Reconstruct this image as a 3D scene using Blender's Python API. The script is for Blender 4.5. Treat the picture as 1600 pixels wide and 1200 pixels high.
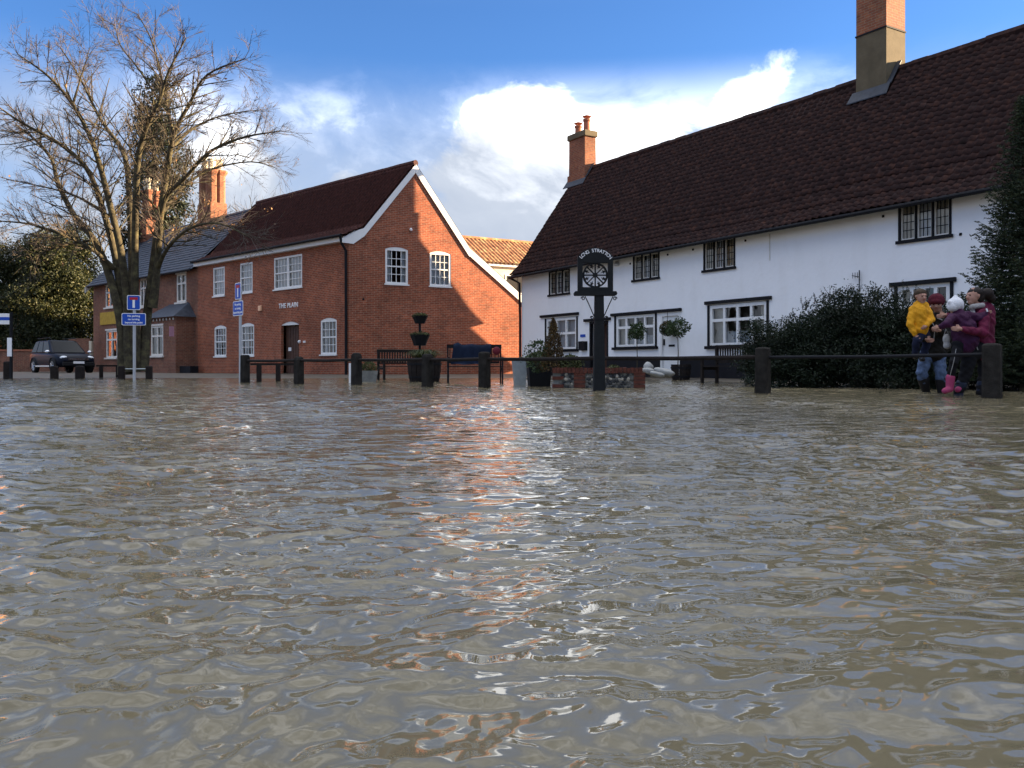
import bpy, bmesh, math, random
import numpy as np
from mathutils import Vector, Matrix
from mathutils.geometry import tessellate_polygon

for o in list(bpy.data.objects):
    bpy.data.objects.remove(o)
scene = bpy.context.scene
C = scene.collection
random.seed(7)
rng = np.random.default_rng(7)
R = math.radians

# ------------------------------------------------------------------ camera
FOC, HZ, CAMH = 1340.0, 572.0, 0.42          # focal length and horizon row of a 1600 px wide picture
cd = bpy.data.cameras.new('camera')
cd.sensor_width = 36.0
cd.lens = FOC / 1600 * 36.0
cd.shift_y = -(600 - HZ) / 1600
cd.clip_start, cd.clip_end = 0.05, 5000
cam = bpy.data.objects.new('camera', cd)
C.objects.link(cam)
cam.location = (0, 0, CAMH)
cam.rotation_euler = (R(90), 0, 0)
scene.camera = cam

# ------------------------------------------------------------------ light
SUN_EL, SUN_AZ = 14.0, 11.8      # elevation; direction to the sun measured from +X towards +Y (degrees)
sl = bpy.data.lights.new('sun', 'SUN')
sl.energy, sl.angle, sl.color = 5.0, R(0.5), (1.0, 0.74, 0.46)
sun = bpy.data.objects.new('sun', sl)
C.objects.link(sun)
sdir = Vector((math.cos(R(SUN_EL)) * math.cos(R(SUN_AZ)), math.cos(R(SUN_EL)) * math.sin(R(SUN_AZ)), math.sin(R(SUN_EL))))
sun.rotation_euler = sdir.to_track_quat('Z', 'Y').to_euler()
sun.location = (60, 0, 30)
scene.view_settings.view_transform = 'Standard'
scene.view_settings.look = 'None'
scene.view_settings.gamma = 1.0
scene.view_settings.use_curve_mapping = False
scene.view_settings.exposure = 2.58

world = bpy.data.worlds.new('World')
scene.world = world
world.use_nodes = True


class NT:
    """small helper for node trees"""
    def __init__(self, tree):
        self.t = tree
        tree.nodes.clear()

    def n(self, kind, ins=None, **kw):
        nd = self.t.nodes.new(kind)
        for k, v in kw.items():
            setattr(nd, k, v)
        for k, v in (ins or {}).items():
            s = nd.inputs[k]
            if isinstance(v, bpy.types.NodeSocket):
                self.t.links.new(v, s)
            else:
                s.default_value = v
        return nd

    def m(self, op, a, b=0.0, c=None, clamp=False):
        ins = {0: a, 1: b}
        if c is not None:
            ins[2] = c
        return self.n('ShaderNodeMath', ins, operation=op, use_clamp=clamp).outputs[0]

    def ramp(self, fac, stops, interp='LINEAR'):
        nd = self.n('ShaderNodeValToRGB', {0: fac})
        cr = nd.color_ramp
        cr.interpolation = interp
        while len(cr.elements) < len(stops):
            cr.elements.new(0.5)
        for e, (p, c) in zip(cr.elements, stops):
            e.position = p
            e.color = tuple(c) + (1,) if len(c) == 3 else c
        return nd.outputs[0]

    def mix(self, fac, a, b, mode='MIX'):
        nd = self.n('ShaderNodeMix', data_type='RGBA', blend_type=mode)
        for i, v in ((0, fac), (6, a), (7, b)):
            if isinstance(v, bpy.types.NodeSocket):
                self.t.links.new(v, nd.inputs[i])
            else:
                nd.inputs[i].default_value = v if i == 0 else (tuple(v) + (1,) if len(v) == 3 else v)
        return nd.outputs[2]


def build_world():
    t = NT(world.node_tree)
    out = t.n('ShaderNodeOutputWorld')
    sky = t.n('ShaderNodeTexSky', sky_type='NISHITA', sun_disc=False, sun_elevation=R(SUN_EL),
              sun_rotation=R(90 - SUN_AZ), altitude=40, air_density=1.0, dust_density=0.35, ozone_density=2.0)
    tc = t.n('ShaderNodeTexCoord')
    d = tc.outputs['Generated']
    sep = t.n('ShaderNodeSeparateXYZ', {0: d})
    z = sep.outputs[2]
    # clouds: billowing fractal noise, thick towards the horizon, open overhead
    sc = t.n('ShaderNodeVectorMath', {0: d, 1: (1.0, 1.0, 1.7)}, operation='MULTIPLY').outputs[0]
    warp = t.n('ShaderNodeTexNoise', {'Vector': sc, 'Scale': 3.2, 'Detail': 3.0})
    wv = t.n('ShaderNodeVectorMath', {0: warp.outputs['Color'], 1: (0.5, 0.5, 0.5)}, operation='SUBTRACT').outputs[0]
    wv = t.n('ShaderNodeVectorMath', {0: wv, 'Scale': 0.22}, operation='SCALE').outputs[0]
    sc2 = t.n('ShaderNodeVectorMath', {0: sc, 1: wv}, operation='ADD').outputs[0]
    n1 = t.n('ShaderNodeTexNoise', {'Vector': sc2, 'Scale': 4.6, 'Detail': 9.0, 'Roughness': 0.56}).outputs[0]
    n2 = t.n('ShaderNodeTexNoise', {'Vector': sc2, 'Scale': 2.1, 'Detail': 2.0}).outputs[0]
    n3 = t.n('ShaderNodeTexNoise', {'Vector': sc2, 'Scale': 9.0, 'Detail': 6.0, 'Roughness': 0.6}).outputs[0]
    # cloud amount by height above the horizon
    amt = t.ramp(t.m('MULTIPLY', z, 1.6, clamp=True),
                 [(0.0, (0.80,) * 3), (0.34, (0.70,) * 3), (0.43, (0.40,) * 3), (0.50, (0.12,) * 3), (0.60, (0.06,) * 3), (0.76, (0.12,) * 3), (1.0, (0.20,) * 3)])

    def blob(u, v, w, a):
        b = Vector(((u - 800) / FOC, 1.0, (HZ - v) / FOC)).normalized()
        df = t.n('ShaderNodeVectorMath', {0: d, 1: tuple(b)}, operation='DISTANCE').outputs['Value']
        q = t.m('MULTIPLY', df, 1.0 / w)
        g = t.m('POWER', 2.71828, t.m('MULTIPLY', t.m('MULTIPLY', q, q), -1.0))
        return t.m('MULTIPLY', g, a)
    for a in ((780, 195, 0.075, 0.26), (890, 205, 0.06, 0.18), (590, 130, 0.09, -0.22), (1040, 225, 0.08, 0.16), (1000, 110, 0.10, -0.25), (1150, 180, 0.05, 0.06), (1190, 110, 0.04, 0.13),
              (1260, 65, 0.045, 0.13), (1400, 40, 0.10, -0.12), (330, 185, 0.07, 0.10), (150, 100, 0.14, -0.22), (30, 215, 0.10, 0.10)):
        amt = t.m('ADD', amt, blob(*a))
    dens = t.m('ADD', t.m('MULTIPLY', n1, 1.25), amt)
    dens = t.m('ADD', dens, t.m('MULTIPLY', t.m('SUBTRACT', n2, 0.5), 0.5))
    dens = t.m('ADD', dens, t.m('MULTIPLY', t.m('SUBTRACT', n3, 0.5), 0.42))
    mask = t.n('ShaderNodeMapRange', {0: dens, 1: 0.97, 2: 1.30, 3: 0.0, 4: 1.0}, interpolation_type='SMOOTHSTEP').outputs[0]
    veil = t.n('ShaderNodeMapRange', {0: z, 1: 0.34, 2: 0.20, 3: 0.0, 4: 0.85}, interpolation_type='SMOOTHSTEP').outputs[0]
    veil = t.m('MULTIPLY', veil, t.m('ADD', t.m('MULTIPLY', n1, 1.2), 0.35), clamp=True)
    mask = t.m('MAXIMUM', mask, veil)
    high = t.n('ShaderNodeMapRange', {0: z, 1: 0.38, 2: 0.70, 3: 0.0, 4: 0.62}, interpolation_type='SMOOTHSTEP').outputs[0]     # thin high cloud
    mask = t.m('MAXIMUM', mask, t.m('MULTIPLY', high, t.m('ADD', n2, 0.5), clamp=True))
    # thick bases are greyer, sunlit billows white
    low = t.n('ShaderNodeMapRange', {0: z, 1: 0.16, 2: 0.32, 3: 0.0, 4: 1.0}, interpolation_type='SMOOTHSTEP').outputs[0]
    bright = t.m('MULTIPLY', low, 0.36)
    bright = t.m('ADD', bright, t.n('ShaderNodeMapRange', {0: z, 1: 0.36, 2: 0.60, 3: 0.0, 4: 0.34}).outputs[0])
    for a in ((810, 160, 0.11, 0.48), (1010, 205, 0.11, 0.42), (340, 165, 0.07, 0.40), (1230, 80, 0.10, 0.40)):
        bright = t.m('ADD', bright, blob(*a))
    bright = t.m('ADD', bright, t.m('MULTIPLY', t.m('SUBTRACT', n3, 0.5), 1.7))
    bright = t.m('ADD', bright, t.m('MULTIPLY', t.m('SUBTRACT', n2, 0.5), 1.1))
    bright = t.m('ADD', bright, 0.10, clamp=True)
    ccol = t.ramp(bright, [(0.0, (1.45, 1.64, 1.98)), (0.36, (1.62, 1.80, 2.12)), (0.62, (2.5, 2.65, 2.9)), (0.80, (5.0, 5.1, 5.3)), (1.0, (8.0, 8.1, 8.3))])
    skyc = t.mix(1.0, sky.outputs[0], (0.265, 0.42, 0.655), 'MULTIPLY')
    col = t.mix(mask, skyc, ccol)
    bg = t.n('ShaderNodeBackground', {'Color': col, 'Strength': 0.066})
    t.t.links.new(bg.outputs[0], out.inputs[0])


build_world()

# ------------------------------------------------------------------ materials
MATS = {}


def mat(name, base, rough=0.7, var=0.0, vscale=3.0, var2=None, bump=0.0, bscale=40.0, metal=0.0, spec=0.22, coat=0.0):
    """procedural surface: base colour varied by noise in world position, fine bump"""
    m = bpy.data.materials.new(name)
    m.use_nodes = True
    t = NT(m.node_tree)
    out = t.n('ShaderNodeOutputMaterial')
    pr = t.n('ShaderNodeBsdfPrincipled', {'Roughness': rough, 'Metallic': metal, 'Specular IOR Level': spec, 'Coat Weight': coat})
    geo = t.n('ShaderNodeNewGeometry')
    col = tuple(base) + (1,)
    if var > 0:
        nz = t.n('ShaderNodeTexNoise', {'Vector': geo.outputs['Position'], 'Scale': vscale, 'Detail': 6.0, 'Roughness': 0.65})
        dark = tuple(c * (1 - var) for c in base)
        lite = tuple(min(1, c * (1 + var)) for c in (var2 or base))
        cs = t.ramp(nz.outputs[0], [(0.28, dark), (0.5, base), (0.72, lite)])
        t.t.links.new(cs, pr.inputs['Base Color'])
    else:
        pr.inputs['Base Color'].default_value = col
    if bump > 0:
        nb = t.n('ShaderNodeTexNoise', {'Vector': geo.outputs['Position'], 'Scale': bscale, 'Detail': 4.0})
        b = t.n('ShaderNodeBump', {'Height': nb.outputs[0], 'Strength': bump, 'Distance': 0.02})
        t.t.links.new(b.outputs[0], pr.inputs['Normal'])
    t.t.links.new(pr.outputs[0], out.inputs[0])
    MATS[name] = m
    return m


def brick_mat(name, c1, c2, mortar, bw=0.235, bh=0.075, stain=0.25, moss=0.0):
    m = bpy.data.materials.new(name)
    m.use_nodes = True
    t = NT(m.node_tree)
    out = t.n('ShaderNodeOutputMaterial')
    pr = t.n('ShaderNodeBsdfPrincipled', {'Roughness': 0.85, 'Specular IOR Level': 0.25})
    uv = t.n('ShaderNodeUVMap')
    br = t.n('ShaderNodeTexBrick', {'Vector': uv.outputs[0], 'Color1': tuple(c1) + (1,), 'Color2': tuple(c2) + (1,), 'Mortar': tuple(mortar) + (1,),
                                    'Scale': 1.0, 'Mortar Size': 0.007, 'Mortar Smooth': 0.2, 'Bias': -0.1, 'Brick Width': bw, 'Row Height': bh})
    geo = t.n('ShaderNodeNewGeometry')
    nz = t.n('ShaderNodeTexNoise', {'Vector': geo.outputs['Position'], 'Scale': 0.7, 'Detail': 7.0, 'Roughness': 0.7}).outputs[0]
    st = t.ramp(nz, [(0.3, (1 - stain,) * 3), (0.55, (1, 1, 1)), (0.75, (1 + stain * 0.6, 1 + stain * 0.55, 1 + stain * 0.5))])
    col = t.mix(1.0, br.outputs[0], st, 'MULTIPLY')
    nz2 = t.n('ShaderNodeTexNoise', {'Vector': geo.outputs['Position'], 'Scale': 7.0, 'Detail': 3.0}).outputs[0]
    st2 = t.ramp(nz2, [(0.3, (0.8,) * 3), (0.7, (1.15,) * 3)])
    col = t.mix(1.0, col, st2, 'MULTIPLY')
    if moss > 0:
        mm = t.n('ShaderNodeMapRange', {0: nz2, 1: 0.5, 2: 0.7, 3: 0.0, 4: moss}).outputs[0]
        col = t.mix(mm, col, (0.16, 0.14, 0.04))
    t.t.links.new(col, pr.inputs['Base Color'])
    b = t.n('ShaderNodeBump', {'Height': br.outputs['Fac'], 'Strength': 0.6, 'Distance': 0.006}, invert=True)
    t.t.links.new(b.outputs[0], pr.inputs['Normal'])
    t.t.links.new(pr.outputs[0], out.inputs[0])
    MATS[name] = m


def glass_mat(name, tint=(0.92, 0.94, 0.95)):
    m = bpy.data.materials.new(name)
    m.use_nodes = True
    t = NT(m.node_tree)
    out = t.n('ShaderNodeOutputMaterial')
    geo = t.n('ShaderNodeNewGeometry')
    nb = t.n('ShaderNodeTexNoise', {'Vector': geo.outputs['Position'], 'Scale': 2.5, 'Detail': 1.0})
    b = t.n('ShaderNodeBump', {'Height': nb.outputs[0], 'Strength': 0.25, 'Distance': 0.03})
    fr = t.n('ShaderNodeFresnel', {'IOR': 1.6, 'Normal': b.outputs[0]})
    tr = t.n('ShaderNodeBsdfTransparent', {'Color': tuple(tint) + (1,)})
    gl = t.n('ShaderNodeBsdfGlossy', {'Roughness': 0.02, 'Normal': b.outputs[0]})
    mx = t.n('ShaderNodeMixShader', {0: t.m('MULTIPLY', fr.outputs[0], 1.6, clamp=True), 1: tr.outputs[0], 2: gl.outputs[0]})
    t.t.links.new(mx.outputs[0], out.inputs[0])
    MATS[name] = m


def leaf_mat(name, base, var=0.5, vscale=2.0, lite=None, rough=0.6):
    m = bpy.data.materials.new(name)
    m.use_nodes = True
    t = NT(m.node_tree)
    out = t.n('ShaderNodeOutputMaterial')
    geo = t.n('ShaderNodeNewGeometry')
    n1 = t.n('ShaderNodeTexNoise', {'Vector': geo.outputs['Position'], 'Scale': vscale, 'Detail': 2.0}).outputs[0]
    n2 = geo.outputs['Random Per Island']
    f = t.m('ADD', t.m('MULTIPLY', n1, 0.6), t.m('MULTIPLY', n2, 0.4))
    lite = lite or tuple(c * (1 + var) for c in base)
    col = t.ramp(f, [(0.25, tuple(c * (1 - var) for c in base)), (0.5, base), (0.8, lite)])
    pr = t.n('ShaderNodeBsdfPrincipled', {'Base Color': col, 'Roughness': rough, 'Specular IOR Level': 0.3})
    tl = t.n('ShaderNodeBsdfTranslucent', {'Color': col})
    mx = t.n('ShaderNodeMixShader', {0: 0.2, 1: pr.outputs[0], 2: tl.outputs[0]})
    t.t.links.new(mx.outputs[0], out.inputs[0])
    MATS[name] = m


def water_mat():
    m = bpy.data.materials.new('flood_water')
    m.use_nodes = True
    t = NT(m.node_tree)
    out = t.n('ShaderNodeOutputMaterial')
    geo = t.n('ShaderNodeNewGeometry')
    p = geo.outputs['Position']
    nz = t.n('ShaderNodeTexNoise', {'Vector': p, 'Scale': 0.35, 'Detail': 4.0}).outputs[0]
    col = t.ramp(nz, [(0.3, (0.162, 0.136, 0.080)), (0.7, (0.205, 0.174, 0.108))])
    st = t.n('ShaderNodeVectorMath', {0: p, 1: (1.0, 1.9, 1.0)}, operation='MULTIPLY').outputs[0]
    n1 = t.n('ShaderNodeTexNoise', {'Vector': st, 'Scale': 13.0, 'Detail': 1.5, 'Roughness': 0.45, 'Distortion': 0.7}).outputs[0]
    n1b = t.n('ShaderNodeTexNoise', {'Vector': st, 'Scale': 4.2, 'Detail': 1.0, 'Distortion': 0.5}).outputs[0]
    n2 = t.n('ShaderNodeTexNoise', {'Vector': st, 'Scale': 1.1, 'Detail': 2.0}).outputs[0]
    patch = t.n('ShaderNodeMapRange', {0: n2, 1: 0.42, 2: 0.62, 3: 0.05, 4: 1.0}).outputs[0]
    b = t.n('ShaderNodeBump', {'Height': t.m('ADD', t.m('MULTIPLY', n1, patch), t.m('MULTIPLY', n1b, 2.6)), 'Strength': 0.6, 'Distance': 0.018})
    pr = t.n('ShaderNodeBsdfPrincipled', {'Base Color': col, 'Roughness': 0.035, 'IOR': 1.40, 'Specular IOR Level': 0.5, 'Normal': b.outputs[0]})
    t.t.links.new(pr.outputs[0], out.inputs[0])
    MATS['flood_water'] = m


brick_mat('red_brick', (0.345, 0.092, 0.042), (0.215, 0.062, 0.034), (0.36, 0.26, 0.18), stain=0.38)
brick_mat('old_brick', (0.24, 0.085, 0.05), (0.17, 0.07, 0.045), (0.26, 0.21, 0.16), stain=0.45, moss=0.15)
brick_mat('chimney_brick', (0.27, 0.090, 0.045), (0.20, 0.070, 0.040), (0.25, 0.19, 0.13), stain=0.35, moss=0.15)


def streaked(name, base, dirt, amount):
    m = bpy.data.materials.new(name)
    m.use_nodes = True
    t = NT(m.node_tree)
    out = t.n('ShaderNodeOutputMaterial')
    geo = t.n('ShaderNodeNewGeometry')
    p = geo.outputs['Position']
    st = t.n('ShaderNodeVectorMath', {0: p, 1: (2.2, 2.2, 0.7)}, operation='MULTIPLY').outputs[0]
    n1 = t.n('ShaderNodeTexNoise', {'Vector': st, 'Scale': 1.0, 'Detail': 5.0, 'Roughness': 0.6}).outputs[0]
    n2 = t.n('ShaderNodeTexNoise', {'Vector': p, 'Scale': 0.5, 'Detail': 5.0, 'Roughness': 0.6}).outputs[0]
    n3 = t.n('ShaderNodeTexNoise', {'Vector': p, 'Scale': 7.0, 'Detail': 4.0}).outputs[0]
    f = t.n('ShaderNodeMapRange', {0: t.m('ADD', n1, t.m('MULTIPLY', n2, 0.8)), 1: 0.88, 2: 1.2, 3: 0.0, 4: amount}).outputs[0]
    f = t.m('ADD', f, t.n('ShaderNodeMapRange', {0: n3, 1: 0.6, 2: 0.75, 3: 0.0, 4: amount * 0.4}).outputs[0])
    col = t.mix(f, base, dirt)
    h = t.m('ADD', t.m('MULTIPLY', n2, 3.0), n3)
    b = t.n('ShaderNodeBump', {'Height': h, 'Strength': 0.35, 'Distance': 0.02})
    pr = t.n('ShaderNodeBsdfPrincipled', {'Base Color': col, 'Roughness': 0.85, 'Specular IOR Level': 0.3, 'Normal': b.outputs[0]})
    t.t.links.new(pr.outputs[0], out.inputs[0])
    MATS[name] = m


streaked('white_render', (0.87, 0.875, 0.88), (0.56, 0.53, 0.48), 0.16)
mat('cream_render', (0.62, 0.55, 0.42), 0.9, 0.18, 2.0, bump=0.2, bscale=30)
mat('cement_render', (0.115, 0.094, 0.060), 0.9, 0.22, 2.0, bump=0.2, bscale=30)
mat('white_paint', (0.78, 0.78, 0.76), 0.45, 0.04, 4.0)
mat('old_white_paint', (0.66, 0.63, 0.57), 0.6, 0.14, 6.0)
mat('black_paint', (0.007, 0.0075, 0.010), 0.7, 0.3, 6.0, bump=0.1)
mat('tar', (0.010, 0.010, 0.013), 0.8, 0.3, 2.0, bump=0.2)
mat('dark_wood', (0.018, 0.0135, 0.0115), 0.85, 0.5, 9.0, spec=0.2, bump=0.35, bscale=60)
mat('grey_wood', (0.022, 0.0195, 0.0165), 0.9, 0.6, 7.0, spec=0.15, bump=0.4, bscale=50)
mat('door_wood', (0.085, 0.045, 0.032), 0.6, 0.25, 6.0)
mat('lead', (0.045, 0.052, 0.066), 0.55, 0.3, 5.0, metal=0.3)
mat('galvanised', (0.36, 0.40, 0.42), 0.45, 0.2, 8.0, metal=0.6)
mat('grey_steel', (0.45, 0.46, 0.47), 0.5, 0.1, 5.0, metal=0.4)
mat('terracotta', (0.34, 0.13, 0.075), 0.8, 0.25, 5.0)
mat('pantile_dark', (0.026, 0.0110, 0.0095), 0.8, 0.6, 5.5, var2=(0.046, 0.019, 0.012), bump=0.3, spec=0.2)
mat('pantile_red', (0.055, 0.018, 0.014), 0.8, 0.5, 6.0, bump=0.3, spec=0.2)
mat('pantile_orange', (0.36, 0.17, 0.08), 0.8, 0.5, 2.5, var2=(0.42, 0.32, 0.14), bump=0.3)
mat('slate', (0.055, 0.064, 0.082), 0.55, 0.35, 4.0, bump=0.3)
mat('curtain_white', (0.74, 0.75, 0.75), 0.9, 0.08, 6.0)
mat('curtain_cream', (0.66, 0.60, 0.49), 0.9, 0.15, 6.0)
mat('room_dark', (0.03, 0.028, 0.027), 0.9)
glass_mat('glass')
mat('sign_blue', (0.015, 0.075, 0.42), 0.4)
mat('sign_white', (0.80, 0.80, 0.80), 0.4)
mat('sign_red', (0.42, 0.02, 0.03), 0.4)
mat('sign_yellow', (0.36, 0.25, 0.02), 0.5, 0.3, 6.0)
mat('alarm_orange', (0.85, 0.50, 0.30), 0.4)
mat('ground', (0.115, 0.098, 0.076), 0.6, 0.35, 0.8, bump=0.3, bscale=12)
mat('bark', (0.058, 0.050, 0.033), 0.95, 0.6, 5.0, var2=(0.075, 0.068, 0.034), spec=0.15, bump=0.6, bscale=25)
mat('twig', (0.080, 0.066, 0.055), 0.9, 0.3, 3.0)
leaf_mat('conifer_dark', (0.018, 0.026, 0.012), 0.5, 1.0)
leaf_mat('hedge_leaf', (0.022, 0.032, 0.010), 0.6, 0.6, lite=(0.075, 0.070, 0.018))
leaf_mat('yew_leaf', (0.012, 0.021, 0.009), 0.5, 1.5)
leaf_mat('fir_needle', (0.018, 0.032, 0.015), 0.5, 1.4, lite=(0.07, 0.085, 0.03))
leaf_mat('bay_leaf', (0.035, 0.060, 0.020), 0.5, 6.0, lite=(0.10, 0.14, 0.06))
leaf_mat('box_leaf', (0.060, 0.075, 0.020), 0.5, 5.0, lite=(0.16, 0.15, 0.06))
leaf_mat('brown_leaf', (0.085, 0.050, 0.020), 0.5, 6.0, lite=(0.15, 0.10, 0.03))
leaf_mat('dead_leaf', (0.20, 0.11, 0.05), 0.4, 8.0)
leaf_mat('grass', (0.045, 0.060, 0.015), 0.5, 4.0, lite=(0.12, 0.13, 0.04))
water_mat()

# ------------------------------------------------------------------ object helpers
def link(o):
    C.objects.link(o)
    return o


ROOT = {}


def thing(name, label, cat, loc=(0, 0, 0), group=None):
    o = bpy.data.objects.new(name, None)
    o.empty_display_size = 0.3
    link(o)
    o.location = loc
    o['label'], o['category'] = label, cat
    if group:
        o['group'] = group
    ROOT[o.name] = Vector(loc)
    return o


def tag(o, label, cat, group=None):
    o['label'], o['category'] = label, cat
    if group:
        o['group'] = group
    return o


def place(o, parent):
    """parent a mesh whose vertices are in world coordinates"""
    if parent is None:
        return o
    o.parent = parent
    if parent.type == 'EMPTY':
        o.location = -ROOT[parent.name]
    return o


def auto_uv(me):
    uvl = me.uv_layers.new(name='UVMap')
    n = len(me.loops)
    co = np.empty(len(me.vertices) * 3, 'f'); me.vertices.foreach_get('co', co); co = co.reshape(-1, 3)
    vi = np.empty(n, 'i'); me.loops.foreach_get('vertex_index', vi)
    pn = np.empty(len(me.polygons) * 3, 'f'); me.polygons.foreach_get('normal', pn); pn = pn.reshape(-1, 3)
    lt = np.empty(len(me.polygons), 'i'); me.polygons.foreach_get('loop_total', lt)
    nn = np.repeat(pn, lt, axis=0)
    p = co[vi]
    flat = np.abs(nn[:, 2]) > 0.8
    h = np.hypot(nn[:, 0], nn[:, 1]) + 1e-9
    u = np.where(flat, p[:, 0], (-nn[:, 1] * p[:, 0] + nn[:, 0] * p[:, 1]) / h)
    v = np.where(flat, p[:, 1], p[:, 2])
    uvl.data.foreach_set('uv', np.stack([u, v], 1).astype('f').ravel())


class MB:
    """collects shapes, then builds ONE mesh object"""
    def __init__(self):
        self.v, self.f = [], []

    def add(self, vs, fs):
        b = len(self.v)
        self.v += [tuple(p) for p in vs]
        self.f += [tuple(i + b for i in f) for f in fs]
        return self

    def hexa(self, p):
        return self.add(p, [(0, 3, 2, 1), (4, 5, 6, 7), (0, 1, 5, 4), (1, 2, 6, 5), (2, 3, 7, 6), (3, 0, 4, 7)])

    def box(self, c, s, rz=0.0, mtx=None):
        hx, hy, hz = s[0] / 2, s[1] / 2, s[2] / 2
        M = mtx if mtx is not None else Matrix.Translation(c) @ Matrix.Rotation(rz, 4, 'Z')
        ps = [M @ Vector(q) for q in ((-hx, -hy, -hz), (hx, -hy, -hz), (hx, hy, -hz), (-hx, hy, -hz), (-hx, -hy, hz), (hx, -hy, hz), (hx, hy, hz), (-hx, hy, hz))]
        return self.hexa(ps)

    def fbox(self, F, s0, s1, z0, z1, n0, n1):
        """box in a facade frame: s along the wall, z up, n outward (n1 > n0)"""
        q = [F.p(s0, z0, n1), F.p(s1, z0, n1), F.p(s1, z0, n0), F.p(s0, z0, n0), F.p(s0, z1, n1), F.p(s1, z1, n1), F.p(s1, z1, n0), F.p(s0, z1, n0)]
        return self.hexa(q)

    def bar(self, a, b, w, h=None):
        """square bar from a to b"""
        a, b = Vector(a), Vector(b)
        return self.tube([a, b], [w / 2 * 1.414] * 2, 4, rot=math.pi / 4)

    def tube(self, pts, rad, n=8, cap=True, rot=0.0):
        pts = [Vector(p) for p in pts]
        base = len(self.v)
        prev = None
        for i, p in enumerate(pts):
            d = (pts[min(i + 1, len(pts) - 1)] - pts[max(i - 1, 0)])
            if d.length < 1e-9:
                d = Vector((0, 0, 1))
            d.normalize()
            if prev is None:
                x = d.cross(Vector((0, 0, 1)))
                if x.length < 1e-3:
                    x = Vector((1, 0, 0))
            else:
                x = prev - d * prev.dot(d)
            x.normalize()
            prev = x
            y = d.cross(x)
            r = rad[i] if isinstance(rad, (list, tuple)) else rad
            for k in range(n):
                a = 2 * math.pi * k / n + rot
                self.v.append(tuple(p + (x * math.cos(a) + y * math.sin(a)) * r))
        for i in range(len(pts) - 1):
            for k in range(n):
                a, b = base + i * n + k, base + i * n + (k + 1) % n
                self.f.append((a, b, b + n, a + n))
        if cap:
            self.f.append(tuple(base + k for k in reversed(range(n))))
            self.f.append(tuple(base + (len(pts) - 1) * n + k for k in range(n)))
        return self

    def lathe(self, c, prof, n=16, sx=1.0, sy=1.0, rz=0.0, cap=True):
        base = len(self.v)
        c = Vector(c)
        for r, z in prof:
            for k in range(n):
                a = 2 * math.pi * k / n + rz
                self.v.append((c.x + r * sx * math.cos(a), c.y + r * sy * math.sin(a), c.z + z))
        for i in range(len(prof) - 1):
            for k in range(n):
                a, b = base + i * n + k, base + i * n + (k + 1) % n
                self.f.append((a, b, b + n, a + n))
        if cap:
            self.f.append(tuple(base + k for k in reversed(range(n))))
            self.f.append(tuple(base + (len(prof) - 1) * n + k for k in range(n)))
        return self

    def ball(self, c, r, n=10):
        prof = [(max(1e-4, math.sin(math.pi * i / n)), -math.cos(math.pi * i / n)) for i in range(n + 1)]
        rx, ry, rz = r if isinstance(r, (tuple, list)) else (r, r, r)
        return self.lathe(c, [(a, b * rz) for a, b in prof], n * 2 if n < 8 else 14, rx, ry)

    def wall(self, F, outer, holes=(), n=0.0, depth=0.0):
        """polygon in a facade frame with openings; reveals go inward by depth"""
        loops = [list(outer)] + [list(h) for h in holes]
        flat = [q for l in loops for q in l]
        tris = tessellate_polygon([[Vector((s, z, 0)) for s, z in l] for l in loops])
        fs = []
        for a, b, c in tris:
            (x0, y0), (x1, y1), (x2, y2) = flat[a], flat[b], flat[c]
            fs.append((a, b, c) if (x1 - x0) * (y2 - y0) - (y1 - y0) * (x2 - x0) > 0 else (a, c, b))
        self.add([F.p(s, z, n) for s, z in flat], fs)
        if depth:
            for h in holes:
                m = len(h)
                self.add([F.p(s, z, n) for s, z in h] + [F.p(s, z, n - depth) for s, z in h],
                         [(i, (i + 1) % m, (i + 1) % m + m, i + m) for i in range(m)])
        return self

    def prism(self, F, outer, n0, n1, holes=()):
        """solid plate in a facade frame"""
        self.wall(F, outer, holes, n1)
        k = len(self.f)
        self.wall(F, outer, holes, n0)
        self.f[k:] = [tuple(reversed(f)) for f in self.f[k:]]
        for l in [outer] + list(holes):
            m = len(l)
            self.add([F.p(s, z, n0) for s, z in l] + [F.p(s, z, n1) for s, z in l], [(i, (i + 1) % m, (i + 1) % m + m, i + m) for i in range(m)])
        return self

    def build(self, name, material, parent=None, smooth=False, uv=True, bevel=0.0, recalc=False):
        me = bpy.data.meshes.new(name)
        me.from_pydata(self.v, [], self.f)
        if recalc:
            bm = bmesh.new(); bm.from_mesh(me); bmesh.ops.recalc_face_normals(bm, faces=bm.faces); bm.to_mesh(me); bm.free()
        me.update()
        if uv:
            auto_uv(me)
        if smooth:
            me.polygons.foreach_set('use_smooth', [True] * len(me.polygons))
        me.materials.append(MATS[material])
        o = link(bpy.data.objects.new(name, me))
        if bevel:
            md = o.modifiers.new('bevel', 'BEVEL')
            md.width, md.segments, md.limit_method = bevel, 2, 'ANGLE'
        return place(o, parent)


def np_mesh(name, verts, quads, material, parent=None, smooth=False):
    me = bpy.data.meshes.new(name)
    k = quads.shape[1]
    me.vertices.add(len(verts)); me.vertices.foreach_set('co', verts.astype('f').ravel())
    me.loops.add(quads.size); me.loops.foreach_set('vertex_index', quads.astype('i').ravel())
    me.polygons.add(len(quads)); me.polygons.foreach_set('loop_start', np.arange(0, quads.size, k, dtype='i'))
    me.update(calc_edges=True)
    if smooth:
        me.polygons.foreach_set('use_smooth', np.ones(len(quads), bool))
    me.materials.append(MATS[material])
    o = link(bpy.data.objects.new(name, me))
    return place(o, parent)


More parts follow.
